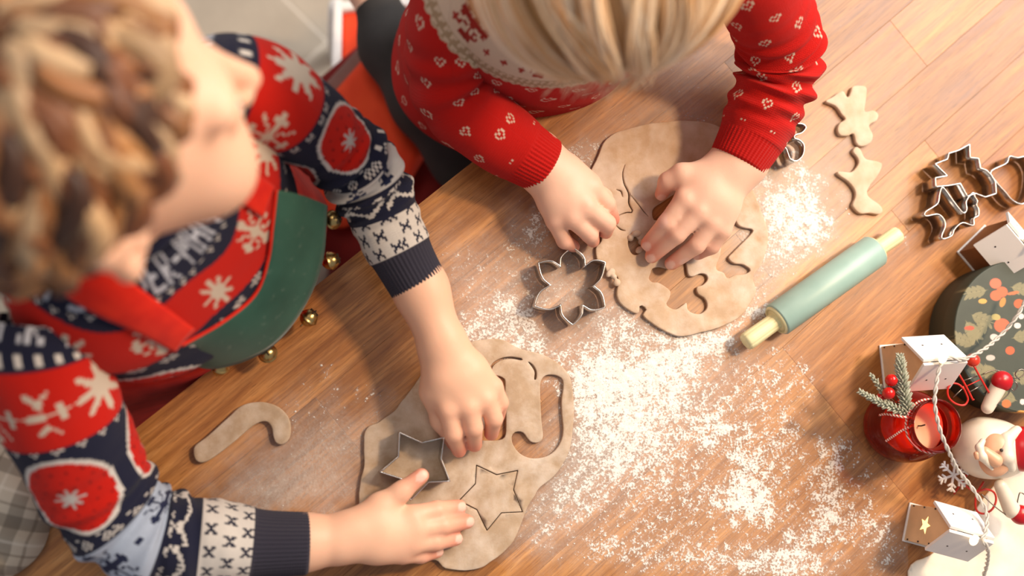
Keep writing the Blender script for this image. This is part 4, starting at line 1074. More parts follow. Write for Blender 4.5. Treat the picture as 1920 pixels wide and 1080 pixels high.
def sleeve_colours(U, Vm, ncirc, phase, rows, pale=None):
    """U stitch index round the arm, Vm metres from the cuff's end; rows: boundaries in metres"""
    i = np.floor(U); j = np.floor(Vm/SW/1.0)
    c = np.tile(NAVY, (len(U), 1)); J = lambda x: x/SW
    r = rows
    put(c, Vm < r[0], CUFF)
    w = (Vm >= r[0]) & (Vm < r[1]); put(c, w, WHITE); jb_ = math.floor(J(r[0]))
    put(c, w & stampbm(i, j, BOW, 10, 7, j0=jb_+1, stag=5), NAVY)
    # zigzag band
    z = (Vm >= r[1]) & (Vm < r[2]); jb_ = math.floor(J(r[1])); hh = J(r[2]-r[1])
    tri = np.abs(np.mod(i, 16)-8)
    put(c, z & (np.abs((j-jb_)-(hh*.30+tri*.55)) < .8), WHITE)
    put(c, z & stampbm(i, j, DOT4[::2, ::2], 16, 0, i0=7, j0=jb_+int(hh*.30)), WHITE)
    put(c, z & stampbm(i, j, XM, 16, 0, i0=14, j0=jb_+int(hh*.62)), WHITE)
    put(c, z & stampbm(i, j, bitmap(['#.#', '.#.']), 8, 0, i0=2, j0=jb_+int(hh)-3), WHITE)
    # pale band with flakes
    b_ = (Vm >= r[2]) & (Vm < r[3]); put(c, b_, LBLUE if pale is None else pale)
    cb_ = c.copy(); snow_band(cb_, i, j, J((r[2]+r[3])/2), J(r[3]-r[2]), 22, lin('#232a48'), phase); c[b_] = cb_[b_]
    d_ = (Vm >= r[3]) & (Vm < r[4]); jb_ = math.floor(J(r[3]))
    put(c, d_ & stampbm(i, j, bitmap(['.#.#.', '#.#.#', '.#.#.', '..#..']), 9, 0, j0=jb_+1), WHITE)
    put(c, d_ & stampbm(i, j, bitmap(['##.', '##.', '.##', '.##']), 9, 0, i0=4, j0=jb_+5), WHITE)
    # big red ovals
    o_ = (Vm >= r[4]) & (Vm < r[5]+.008); per = ncirc/3; du = np.mod(i-phase+per/2, per)-per/2; dv = (Vm-(r[4]+r[5])/2)/SW
    cb_ = c.copy(); oval_patch(cb_, du, dv, per*.42, J(r[5]-r[4])*.48); c[o_] = cb_[o_]
    e_ = (Vm >= r[5]) & (Vm < r[6])
    s_ = (Vm >= r[6]) & (Vm < r[7]); put(c, s_, RED); cb_ = c.copy(); snow_band(cb_, i, j, J((r[6]+r[7])/2), J(r[7]-r[6]), 26, CREAM, phase+4); c[s_] = cb_[s_]
    t_ = Vm-(r[7]+.010); bm_ = text_bm('SPIDER-MAN'); ti = np.floor(((i-phase) % 78)/1.4).astype(int); tj = np.floor(t_/SW/1.4).astype(int)
    ok = (ti >= 0) & (ti < bm_.shape[1]) & (tj >= 0) & (tj < 7); mk = np.zeros(len(U), bool); mk[ok] = bm_[6-tj[ok], bm_.shape[1]-1-ti[ok]]; put(c, mk, lin('#c9cbd4'))
    put(c, (Vm > r[7]+.002) & (Vm < r[7]+.009) & stampbm(i, j, bitmap(['##', '##']), 6, 0, j0=math.floor(J(r[7]))+1), WHITE)
    put(c, (Vm > r[7]+.034) & (np.abs(j-J(r[7]+.036)-np.abs(np.mod(i, 18)-9)*.7) < .9), WHITE)
    put(c, (Vm > r[7]+.055) & stampbm(i, j, XM, 11, 9, stag=5), WHITE)
    put(c, (Vm >= r[5]+.002) & (Vm < r[6]) & stampbm(i, j, bitmap(['#.#.', '.#..', '#.#.']), 7, 0, j0=math.floor(J(r[5]))+1), WHITE)
    return c

def loft_tube(path, rad, nu, nv, fold=None, rib=None, flat=1.0, up=(0, 0, 1)):
    """path rows (x,y,z,r); returns grid verts, uv in stitch units, V metres from the END of the path"""
    p = crom(path, nv); xyz = p[:, :3]
    t, n, b = frames(xyz, up)
    for _ in range(6):
        n = (n+np.roll(n, 1, 0)+np.roll(n, -1, 0)); n[0] = n[1]; n[-1] = n[-2]
        n -= t*np.sum(t*n, 1)[:, None]; n /= np.linalg.norm(n, axis=1)[:, None]; b = np.cross(t, n)
    s = np.r_[0, np.cumsum(np.linalg.norm(np.diff(xyz, axis=0), axis=1))]; Vm = s[-1]-s
    an = np.linspace(0, 2*np.pi, nu, endpoint=False)
    A, VM = np.meshgrid(an, Vm, indexing='xy'); R = np.repeat(p[:, 3:4], nu, 1)
    if fold is not None: R = R+fold(A, VM)
    X = xyz[:, None, :]+R[..., None]*(np.cos(A)[..., None]*n[:, None, :]*flat+np.sin(A)[..., None]*b[:, None, :])
    i_, j_ = np.meshgrid(np.arange(nv-1), np.arange(nu), indexing='ij')
    Q = np.stack([i_*nu+j_, i_*nu+(j_+1) % nu, (i_+1)*nu+(j_+1) % nu, (i_+1)*nu+j_], -1).reshape(-1, 4)
    return X.reshape(-1, 3), Q, A.ravel(), VM.ravel(), s[-1], p[:, 3].mean()
def knit_sleeve(name, path_px, parent, colour, fold=None, nu=300, nv=330, cuff=.04, ribs=40, cuffname='cuff', up=(0, 0, 1), post=None):
    path = [tuple(P(*q[:3]))+(q[3]*MPP(*q[:3]),) for q in path_px]
    def f2(A, VM):
        d = fold(A, VM) if fold else 0*A
        cm = np.clip((cuff-VM)/.003, 0, 1)
        return d*(1-cm)+cm*(np.cos(A*ribs)*.0004-.0006)-np.clip((.0030-VM)/.0030, 0, 1)**2*.0024
    V, Q, A, VM, L, rm = loft_tube(path, None, nu, nv, f2, up=up)
    nc = round(2*math.pi*rm/SW)
    U = A/(2*np.pi)*nc
    col = colour(U, VM, nc, L)
    if post: col = post(V, col)
    uvs = np.stack([U, VM/SW], 1)
    isc = VM[Q].max(1) <= cuff+1e-4
    objs = []
    for nm, sel in ((name, ~isc), (cuffname, isc)):
        q = Q[sel]; u_ = np.unique(q); rm_ = -np.ones(len(V), int); rm_[u_] = np.arange(len(u_))
        me = fast_mesh(nm, V[u_], rm_[q]); set_col(me, col[u_]); set_uv(me, uvs[u_])
        o = link(nm, me, M_KNIT, parent)
        objs.append(o)
    return objs, V, Q, path

def torso_loft(ctr, s, f, rings, nu, nv, e=2.3):
    """rings: (z, half width, half depth, forward shift)"""
    r = crom(np.array(rings), nv)
    an = np.linspace(0, 2*np.pi, nu, endpoint=False)
    ca, sa = np.cos(an), np.sin(an)
    sgn = lambda x: np.sign(x)*np.abs(x)**(2/e)
    X = ctr[None, None, :]+r[:, 1][:, None, None]*sgn(ca)[None, :, None]*s+(r[:, 2][:, None]*sgn(sa)[None, :]+r[:, 3][:, None])[..., None]*f+r[:, 0][:, None, None]*np.array([0, 0, 1.0])
    i_, j_ = np.meshgrid(np.arange(nv-1), np.arange(nu), indexing='ij')
    Q = np.stack([i_*nu+j_, i_*nu+(j_+1) % nu, (i_+1)*nu+(j_+1) % nu, (i_+1)*nu+j_], -1).reshape(-1, 4)
    return X.reshape(-1, 3), Q, np.tile(an, nv), np.repeat(r[:, 0], nu)

M_HAIR = {}
def hair_mat(name, dark):
    k = N(name, .5, spec=.4); v = k.coord()
    k.base(k.mix(k.math('MULTIPLY', k.noise(v, 260, 4), .18), k.attr('Col'), dark)); k.bump(k.noise(v, 700, 3), .2, .0006)
    k.set(Sheen_Weight=.1); return k.m
def hair_locks(name, parent, m, strands, seg=6, palette=None):
    V, Fq, C_ = [], [], []; off = 0
    for path, rad, col in strands:
        v, f = tube_vf(path, rad, seg, caps=False)
        V.append(v); Fq += [tuple(off+i for i in q) for q in f]; C_.append(np.tile(col, (len(v), 1))); off += len(v)
    V = np.vstack(V); me = fast_mesh(name, V, np.array(Fq)); set_col(me, np.vstack(C_))
    return link(name, me, m, parent)
# ------------------------------------------------------------------ the boy at the near edge
SL, SRt = P(440, 150, .19), P(62, 655, .15)
Mb = (SL+SRt)/2; sv = SL-SRt; sv[2] = 0; sv /= np.linalg.norm(sv); fv = np.array([sv[1], -sv[0], 0])    # sv towards his left, fv towards the table
NKb = Mb+np.array([0, 0, .05])-fv*.005
boy = empty('person', 'child in navy and red snowflake sweater and green-collared red apron pressing a star cutter', 'person', loc=tuple(Mb*[1, 1, 0]+[0, 0, FZ]))
prims = []
tz = lambda z, x=0, y=0: Mb+sv*x+fv*y+np.array([0, 0, z])
prims += [cone(tz(-.36, 0, -.01), tz(-.14, 0, -.004), .066, .066, .03), cone(tz(-.14, 0, -.004), tz(-.04, 0, 0), .066, .055, .03), cone(tz(-.05, -.085), tz(-.05, .085), .032, .032, .03)]
for x in (-1, 1):   # legs stand on the floor
    prims += [cone(tz(-.34, x*.05), tz(-.55, x*.055, .01), .055, .042, .03), cone(tz(-.55, x*.055, .01), np.array([*tz(0, x*.06, -.01)[:2], FZ+.05]), .04, .03, .02), cone(np.array([*tz(0, x*.06, -.02)[:2], FZ+.025]), np.array([*tz(0, x*.07, .09)[:2], FZ+.02]), .026, .02, .02)]
la = [(440, 150, .18, 50), (560, 222, .13, 48), (682, 322, .076, 44)]
chain(prims, la, .02)
tipsL, knL = hand(prims, [(682, 322, .076, 44), (735, 430, .058, 44), (788, 540, .050, 45)], (824, 632, .048, 45),
    [[(840, 768, .050, 20), (850, 812, .043, 18), (861, 845, .018, 14)],
     [(878, 764, .053, 20), (888, 802, .047, 17.5), (890, 834, .020, 14.5)],
     [(910, 750, .051, 19), (926, 785, .044, 17), (921, 813, .022, 14)],
     [(927, 724, .046, 16), (939, 755, .039, 14.5), (935, 780, .022, 12.5)]],
    [(826, 672, .044, 30), (812, 735, .040, 24), (826, 790, .030, 17), (850, 832, .014, 13)])
chain(prims, [(65, 650, .145, 54), (150, 850, .086, 54), (225, 985, .052, 50)], .02)
tipsR, knR = hand(prims, [(225, 985, .052, 50), (400, 1015, .040, 48), (560, 1018, .034, 46)], (625, 1012, .032, 46),
    [[(772, 968, .030, 21), (818, 957, .025, 18), (861, 950, .0135, 14)],
     [(780, 993, .031, 21), (830, 985, .026, 18), (876, 978, .0135, 14)],
     [(774, 1019, .030, 20), (816, 1016, .025, 17), (855, 1010, .0135, 13.5)],
     [(755, 1040, .026, 17), (790, 1041, .020, 15), (820, 1034, .0125, 12.5)]],
    [(672, 985, .034, 30), (712, 948, .032, 23), (752, 922, .034, 18), (790, 892, .035, 15)])
HB = P(130, 248, .362)
fwd = P(430, 131, .335)-HB; fwd[2] = 0; fwd /= np.linalg.norm(fwd)
pit = math.radians(0); fh = fwd*math.cos(pit)+np.array([0, 0, math.sin(pit)]); uh = -fwd*math.sin(pit)+np.array([0, 0, math.cos(pit)])
rh = np.cross(fh, uh)
ro = math.radians(15); rh, uh = rh*math.cos(ro)+uh*math.sin(ro), uh*math.cos(ro)-rh*math.sin(ro)
RHb = np.stack([rh, fh, uh], 1)
head_prims(prims, HB, RHb, 1.075, NKb)
V, Q = skin_mesh(prims, .0020)
def nail_list(tips, fingers):
    return []
me = fast_mesh('body', V, Q)
def nails_of(tips, prev): return [(t[0]+(t[0]-p)*.10/np.linalg.norm(t[0]-p)*t[1]*0, t[0]-p, t[1]) for t, p in zip(tips, prev)]
prevR = [P(818, 957, .025), P(830, 985, .026), P(816, 1016, .025), P(790, 1041, .02), P(752, 922, .034)]
prevL = [P(850, 812, .043), P(888, 802, .047), P(926, 785, .044), P(939, 755, .039), P(826, 790, .03)]
set_col(me, skin_colour(V, tipsL+tipsR, knL+knR, nails_of(tipsR, prevR), HB+RHb@np.array([0, .0946, -.0656])))
link('body', me, M_SKIN, boy)
# eyes: lashes line and iris only peep out below the brow
for x in (-1, 1):
    b = MB(); b.ball(HB+RHb@np.array([x*.0312, .0855, -.0043]), (.0085, .008, .0075), RHb, 16, 10); e_ = b.build('eye', simple('eye_white', '#d8d0c8', .2, bump=0), boy)
    b = MB(); b.ball(HB+RHb@np.array([x*.0312, .0909, -.0054]), (.0042, .0035, .0042), RHb, 12, 8); b.build('iris', simple('iris_brown', '#3a2618', .15, bump=0), e_)

# sweater torso
rings = [(-.34, .108, .080, -.012), (-.22, .112, .084, -.006), (-.13, .114, .098, .008), (-.07, .120, .096, .010), (-.02, .122, .082, .006), (.015, .108, .070, 0), (.038, .080, .058, 0), (.052, .058, .050, 0), (.060, .050, .046, .004), (.058, .044, .040, .004)]
Vt, Qt, At, Zt = torso_loft(Mb, sv, fv, rings, 460, 300)
# folds
Vt += (.0022*np.sin(Zt*110+3*np.sin(At*2))*np.clip(-Zt*12, 0, 1))[:, None]*(Vt-Mb-np.array([0, 0, 1])*(Vt-Mb)[:, 2:3])/.1
rel = Vt-NKb; dd = np.sqrt((rel@sv)**2*.62+(rel@fv)**2+rel[:, 2]**2*.55)+.034
ang = np.arctan2(rel@sv, rel@fv)                # 0 in front, + towards his left
xx = ang*.088/SW; jj = dd/SW
i = np.floor(xx+500); j = np.floor(jj)
c = np.tile(NAVY, (len(Vt), 1)); Y = lambda m_: m_/SW
wv_ = .004*np.sin(ang*5)
put(c, (dd < .062) & stampbm(i, j, XM, 11, 8, stag=5), WHITE)
tri = np.abs(np.mod(i, 18)-9)
put(c, np.abs(j-(Y(.062)+tri*.5)) < .8, WHITE)
# lettering round the yoke (reads from outside)
tb = text_bm('SPIDER-MAN'); sc_ = 1.45; wch = tb.shape[1]*sc_
ti = np.floor(((xx+18+wch*.5) % (wch+6))/sc_).astype(int); tj = np.floor((Y(.104)-jj)/sc_).astype(int)+0
ok = (ti >= 0) & (ti < tb.shape[1]) & (tj >= 0) & (tj < 7)
mk = np.zeros(len(Vt), bool); mk[ok] = tb[6-tj[ok]*1 if False else tj[ok], ti[ok]]
mk2 = np.zeros(len(Vt), bool); mk2[ok] = tb[6-tj[ok], ti[ok]]
put(c, (dd > .078) & (dd < .112) & mk2, lin('#c9cbd4'))
put(c, (dd > .106) & (dd < .112) & stampbm(i, j, bitmap(['#.#', '.#.']), 6, 0, j0=math.floor(Y(.107))), WHITE)
rb = (dd > .114+wv_) & (dd < .150+wv_); put(c, rb, RED); cb_ = c.copy(); snow_band(cb_, i, j, Y(.132), Y(.036), 25, CREAM, 7); c[rb] = cb_[rb]
nb_ = (dd > .150+wv_) & (dd < .166); put(c, nb_ & stampbm(i, j, bitmap(['.#.#.', '#.#.#', '.#.#.']), 9, 0, j0=math.floor(Y(.155))), WHITE)
ov = (dd > .166) & (dd < .24); per = 44; cb_ = c.copy(); oval_patch(cb_, np.mod(i, per)-per/2, j-Y(.200), per*.38, Y(.034)); c[ov] = cb_[ov]
c[dd > .24] = NAVY
me = fast_mesh('sweater', Vt, Qt); set_col(me, c); set_uv(me, np.stack([xx, jj], 1))
sweater = link('sweater', me, M_KNIT, boy)
bv = [bvh_of(Vt, Qt)]
ROWS_L = [.037, .073, .105, .125, .138, .205, .215, .262]
ROWS_R = [.050, .093, .128, .168, .180, .262, .270, .330]
def fold_l(A, VM):
    m1 = np.exp(-((VM-.115)/.04)**2)
    return m1*(.0034*np.sin(VM*260+1.5*np.sin(A+.5)+A)+.0016*np.sin(VM*470-2*A))+.0008*np.sin(VM*120+2*A)
def fold_r(A, VM):
    m1 = np.exp(-((VM-.15)/.06)**2)
    return m1*(.0032*np.sin(VM*190+1.3*np.sin(A*1.0))+.0014*np.sin(VM*380+2*A))+.0008*np.sin(VM*110+3*A)
(o1, o2), VsL, QsL, _ = knit_sleeve('sleeve', [(395, 165, .180, 92), (440, 160, .182, 98), (505, 185, .165, 96), (565, 225, .138, 84), (625, 270, .108, 76), (680, 325, .082, 74), (712, 385, .066, 69), (735, 440, .058, 64), (760, 490, .053, 58), (786, 537, .051, 55)], sweater,
    lambda U, VM, nc, L: sleeve_colours(U, VM, nc, 0, ROWS_L, WHITE), fold_l, cuff=.037, ribs=44)
(o3, o4), VsR, QsR, _ = knit_sleeve('sleeve', [(75, 600, .155, 100), (70, 660, .150, 112), (105, 750, .125, 112), (150, 850, .095, 106), (195, 935, .070, 100), (260, 995, .055, 92), (330, 1012, .047, 86), (410, 1016, .042, 78), (490, 1020, .037, 64), (580, 1019, .035, 58)], sweater,
    lambda U, VM, nc, L: sleeve_colours(U, VM, nc, 4, ROWS_R), fold_r, nu=380, nv=400, cuff=.050, ribs=48)
bv += [bvh_of(VsL, QsL), bvh_of(VsR, QsR)]
b = MB(); b.tube(np.array([NKb+sv*.046*math.cos(a)+fv*(.042*math.sin(a)+.004)+np.array([0, 0, .010]) for a in np.linspace(0, 6.2832, 49)]), .006, 10); nb2 = b.build('neckband', M_KNIT, sweater)
set_col(nb2.data, NAVY); set_uv(nb2.data, np.zeros((len(nb2.data.vertices), 2)))

# apron
k = N('red_felt', .85, spec=.2); v = k.coord(); k.base(k.ramp(k.noise(v, 60, 4), [(.3, '#c81a0c'), (.7, '#e02a12')])); k.bump(k.noise(v, 700, 3), .25, .0006); k.set(Sheen_Weight=.08); M_FELT = k.m
k = N('green_velvet', .6, spec=.3); v = k.coord(); k.base(k.mix(k.ramp(k.noise(v, 90, 5, .65), [(.60, 0.0), (.80, .3)]), k.ramp(k.noise(v, 18, 3), [(.3, '#234a3e'), (.7, '#305c4e')]), '#a9b3a6')); k.bump(k.noise(v, 800, 2), .15, .0005); k.set(Sheen_Weight=.12, Sheen_Roughness=.4); M_VELV = k.m
def strip(name, A_, B_, m_, parent, nu=40, nv=10, lift=0.0, bulge=0.0, th=.0022, up=None):
    A_ = crom(np.array(A_), nu); B_ = crom(np.array(B_), nu); G = []
    for t in np.linspace(0, 1, nv):
        p = A_*(1-t)+B_*t; p = p+np.array([0, 0, 1])*bulge*math.sin(math.pi*t); G.append(p)
    V = np.vstack(G); i_, j_ = np.meshgrid(np.arange(nv-1), np.arange(nu-1), indexing='ij')
    Q = np.stack([i_*nu+j_, i_*nu+j_+1, (i_+1)*nu+j_+1, (i_+1)*nu+j_], -1).reshape(-1, 4)
    o = link(name, fast_mesh(name, V, Q), m_, parent)
    s_ = o.modifiers.new('s', 'SOLIDIFY'); s_.thickness = th; s_.offset = 0
    return o
apx = []
for t in np.linspace(-1, 1, 81):
    a = t*2.05; apx.append((a, t))
# skirt of the apron wraps the front of the body and hangs behind the table edge
G = []; nvv = 40
for z, hw, hd, sh in crom(np.array([(-.135, .112, .098, .008), (-.148, .118, .100, .010), (-.165, .130, .100, .008), (-.22, .150, .104, .004), (-.36, .18, .115, .0)]), nvv):
    for a, t in apx:
        w = 1+.03*math.sin(a*9)*min(1, max(0, -(z+.12))*8)
        G.append(Mb+sv*hw*math.sin(a)*w+fv*(hd*math.cos(a)*w+sh)+np.array([0, 0, z]))
i_, j_ = np.meshgrid(np.arange(nvv-1), np.arange(80), indexing='ij')
Q = np.stack([i_*81+j_, i_*81+j_+1, (i_+1)*81+j_+1, (i_+1)*81+j_], -1).reshape(-1, 4)
apron = link('apron', fast_mesh('apron', np.array(G), Q), M_FELT, boy)
s_ = apron.modifiers.new('s', 'SOLIDIFY'); s_.thickness = .002
inn = [(340, 648), (420, 602), (478, 552), (502, 490), (511, 420), (518, 356)]
out = [(326, 667), (400, 690), (500, 655), (566, 580), (603, 490), (612, 385)]
zi = [.075, .088, .094, .100, .108, .120]; zo = [.068, .055, .048, .052, .066, .095]
I3 = [seen(bv, a, b, .005, z) for a, b in inn]; O3 = [P(a, b, z) for (a, b), z in zip(out, zo)]
strip('collar', I3, O3, M_VELV, apron, 60, 14, bulge=.010)
tube('piping', I3, .0014, M_FELT, apron, 8, 60)
def lay(px_list, lift): return [seen(bv, x, y, lift) for x, y in px_list]
for A_, B_ in (([(85, 430), (150, 478), (235, 522), (300, 568), (364, 616)], [(60, 505), (110, 545), (180, 588), (255, 622), (328, 660)]), ([(405, 262), (430, 285), (470, 318), (514, 350)], [(360, 310), (400, 345), (445, 376), (492, 408)])):
    a3 = lay(A_, .004); b3 = lay(B_, .004)
    strip('strap', a3, b3, M_FELT, apron, 40, 10, bulge=.004)
M_GOLD = simple('gold_bell', '#b79c66', .28, 1.0, var=.12, scale=120, bump=.05)
M_DARK = simple('bell_slot', '#2a1c10', .6, bump=0)
for bx, by, bz, yaw, tilt in ((624, 412, .070, 0, .6), (620, 489, .046, .3, 1.2), (579, 596, .030, .8, 1.1), (502, 663, .024, 2.2, .25), (412, 688, .038, 1.2, .8), (344, 668, .05, .4, 1.3)):
    r = 17*MPP(bx, by, bz); c_ = P(bx, by, bz)
    R = rotz(yaw)@np.array(Matrix.Rotation(tilt, 3, 'Y'))
    b = MB(); b.lathe([(0, r), (.35*r, .94*r), (.7*r, .71*r), (.93*r, .34*r), (.98*r, .10*r), (1.07*r, .07*r), (1.07*r, -.07*r), (.98*r, -.10*r), (.93*r, -.34*r), (.7*r, -.71*r), (.35*r, -.94*r), (0, -r)], 28, c_, R)
    bl = b.build('bell', M_GOLD, apron)
    # slots and loop belong to the bell's own mesh materials
    bl.data.materials.append(M_DARK)
    bm = bmesh.new(); bm.from_mesh(bl.data); n0 = len(bm.verts)
    s2 = MB(); s2.box(c_+R@np.array([0, 0, .93*r]), (1.1*r, .16*r, .2*r), R); s2.box(c_+R@np.array([0, 0, .93*r]), (.16*r, 1.1*r, .2*r), R)
    vs = [bm.verts.new(x) for x in s2.v]
    for q in s2.f: bm.faces.new([vs[i] for i in q]).material_index = 1
    l2 = MB(); l2.tube([c_+R@(r*np.array([.25*math.cos(a), 0, -1.05-.25*math.sin(a)-.1])) for a in np.linspace(-.6, 3.74, 14)], .08*r, 6)
    vs = [bm.verts.new(x) for x in l2.v]
    for q in l2.f: bm.faces.new([vs[i] for i in q])
    bm.to_mesh(bl.data); bm.free()

# hair
M_BHAIR = hair_mat('brown_hair', lin('#2a170c').tolist()+[1])
pal = [lin(h) for h in ('#744120', '#95592c', '#bd834c', '#43230f', '#d9b48a', '#86502a', '#a66c3c', '#cfa678')]
rs = np.random.default_rng(21); strands = []
hr = np.array([.071, .088, .074])
def headpt(th, ph, off):
    """th from the crown, ph: 0 = front, + towards his right"""
    d = np.array([math.sin(th)*math.sin(ph), math.sin(th)*math.cos(ph), math.cos(th)])
    return HB+RHb@(np.array([0, -.008, .018])*1.075+d*(hr*1.075+off))
def th_max(ph):
    a = abs((ph+math.pi) % (2*math.pi)-math.pi)
    return .80 if a < .35 else .80+(a-.35)*.62 if a < 1.3 else min(1.39+(a-1.3)*.95, 2.2)
for n_ in range(430):
    ph = rs.uniform(-math.pi, math.pi); tm_ = th_max(ph); t0 = rs.uniform(.02, 1)**.7*tm_*.9
    ln = rs.uniform(.5, 1.0); K = 13; pth = []
    sw = rs.uniform(-.5, .5)+.35; wa = rs.uniform(.04, .14); wf = rs.uniform(3, 6); w0 = rs.uniform(0, 6.3); of = rs.uniform(.003, .011)
    for q in range(K):
        u = q/(K-1); th = min(t0+ln*u, tm_+.12); p_ = ph+sw*u*.6/max(math.sin(th), .3)+wa*math.sin(w0+wf*u)/max(math.sin(th), .35)
        pth.append(headpt(th, p_, of+.004*math.sin(w0*2+wf*u)-.003*u))
    r_ = rs.uniform(.0050, .0112)*np.sin(np.linspace(.5, math.pi-.12, K))
    strands.append((np.array(pth), r_, pal[rs.integers(len(pal))]*rs.uniform(.5, .95)))
hair = hair_locks('hair', boy, M_BHAIR, strands, 6)
# scalp cap under the locks
capv = []; NU, NV = 64, 24
for b_ in range(NV):
    for a_ in range(NU):
        ph = a_/NU*2*math.pi; capv.append(headpt(th_max(ph)*b_/(NV-1)+.001, ph, .004))
i_, j_ = np.meshgrid(np.arange(NV-1), np.arange(NU), indexing='ij')
Qc = np.stack([i_*NU+j_, (i_+1)*NU+j_, (i_+1)*NU+(j_+1) % NU, i_*NU+(j_+1) % NU], -1).reshape(-1, 4)
me = fast_mesh('hair_cap', np.array(capv), Qc); set_col(me, lin('#4a2814')); link('hair_cap', me, M_BHAIR, hair)
# ------------------------------------------------------------------ the girl at the far end of the same edge
GL, GR = P(1390, -70, .165), P(855, -60, .165)
Mg = (GL+GR)/2; sg = GL-GR; sg[2] = 0; sg /= np.linalg.norm(sg); fg = np.array([sg[1], -sg[0], 0])
NKg = P(1085, -75, .205)
girl = empty('person', 'blonde child in red knitted dress with cream yoke bending over the upper dough', 'person', loc=tuple(Mg*[1, 1, 0]+[0, 0, FZ]))
gz = lambda z, x=0, y=0: np.array([NKg[0], NKg[1], Mg[2]])+sg*x+fg*y+np.array([0, 0, z])
prims = [cone(gz(-.30, 0, -.05), gz(-.12, 0, -.02), .068, .064, .03), cone(gz(-.12, 0, -.02), gz(-.04, 0, -.005), .064, .05, .03), cone(gz(-.04, -.07), gz(-.04, .07), .03, .03, .03)]
prims += [cone(gz(-.04, .06), P(1392, -65, .152), .03, .028, .03), cone(gz(-.04, -.06), P(872, -50, .152), .03, .026, .03)]
chain(prims, [(872, -50, .155, 56), (848, 70, .11, 54), (838, 165, .065, 46)], .02)
tR, kR = hand(prims, [(838, 165, .065, 46), (925, 240, .050, 46), (1003, 297, .042, 46)], (1026, 322, .041, 46),
    [[(1108, 352, .046, 19), (1138, 382, .036, 16), (1150, 412, .016, 12.5)],
     [(1098, 388, .050, 20), (1138, 419, .038, 17), (1136, 436, .016, 13)],
     [(1072, 408, .047, 19), (1106, 440, .034, 16), (1112, 452, .016, 13)],
     [(1040, 414, .041, 17), (1058, 452, .028, 14.5), (1076, 462, .014, 12)]],
    [(1066, 322, .040, 26), (1100, 345, .036, 20), (1132, 370, .028, 15), (1148, 405, .015, 12)])
chain(prims, [(1392, -65, .155, 58), (1440, 25, .11, 56), (1464, 110, .068, 46)], .02)
tL, kL = hand(prims, [(1464, 110, .068, 46), (1428, 210, .052, 46), (1388, 300, .041, 46)], (1368, 322, .040, 47),
    [[(1284, 374, .046, 20), (1250, 418, .037, 17), (1214, 457, .0145, 13.5)],
     [(1310, 397, .048, 20), (1269, 440, .039, 17), (1222, 481, .0145, 13.5)],
     [(1334, 418, .045, 19), (1306, 460, .036, 16.5), (1259, 494, .0145, 13.5)],
     [(1354, 432, .040, 17.5), (1334, 462, .030, 15), (1308, 476, .0145, 12.5)]],
    [(1325, 330, .040, 28), (1278, 328, .040, 21), (1252, 340, .034, 16), (1240, 364, .020, 13)])
HG = P(1150, -128, .300)
pit = math.radians(-52); fh = fg*math.cos(pit)+np.array([0, 0, math.sin(pit)]); uh = -fg*math.sin(pit)+np.array([0, 0, math.cos(pit)]); rh = np.cross(fh, uh)
RHg = np.stack([rh, fh, uh], 1)
head_prims(prims, HG, RHg, .95, NKg)
# kneeling legs, one foot out to the side
chain(prims, [(1010, 60, -.10, 80), (880, 285, -.24, 66)], .03)
chain(prims, [(880, 285, -.24, 60), (800, 190, -.235, 58), (735, 85, -.235, 50), (700, 0, -.24, 34)], .02)
chain(prims, [(700, 0, -.24, 32), (672, -30, -.235, 26), (640, -40, -.24, 18)], .015)
chain(prims, [(1120, -60, -.10, 80), (1060, 160, -.24, 66), (980, 40, -.24, 56), (930, -70, -.24, 40)], .03)
V, Q = skin_mesh(prims, .0020)
me = fast_mesh('body', V, Q)
prevL = [P(1250, 418, .037), P(1269, 440, .039), P(1306, 460, .036), P(1334, 462, .03), P(1252, 340, .034)]
set_col(me, skin_colour(V, tL+tR, kL+kR, nails_of(tL, prevL), HG+RHg@np.array([0, .084, -.058]), '#e8bda4'))
link('body', me, M_SKIN, girl)
for x in (-1, 1):
    b = MB(); b.ball(HG+RHg@(np.array([x*.029, .0795, -.004])*.95), (.008, .0076, .0071), RHg, 16, 10); b.build('eye', bpy.data.materials['eye_white'], girl)

# leggings over the kneeling legs
lp = [cone(gz(-.31, 0, -.05), gz(-.16, 0, -.025), .078, .074, .02)]
chain(lp, [(1010, 60, -.10, 86), (880, 285, -.24, 74), (800, 190, -.235, 64), (735, 85, -.235, 58), (712, 22, -.24, 45)], .02)
chain(lp, [(1120, -60, -.10, 86), (1060, 160, -.24, 72), (980, 40, -.24, 62)], .02)
V, Q = skin_mesh(lp, .003)
M_LEG = simple('charcoal_jersey', '#33302f', .9, var=.12, scale=40, bump=.15)
link('leggings', fast_mesh('leggings', V, Q), M_LEG, girl)

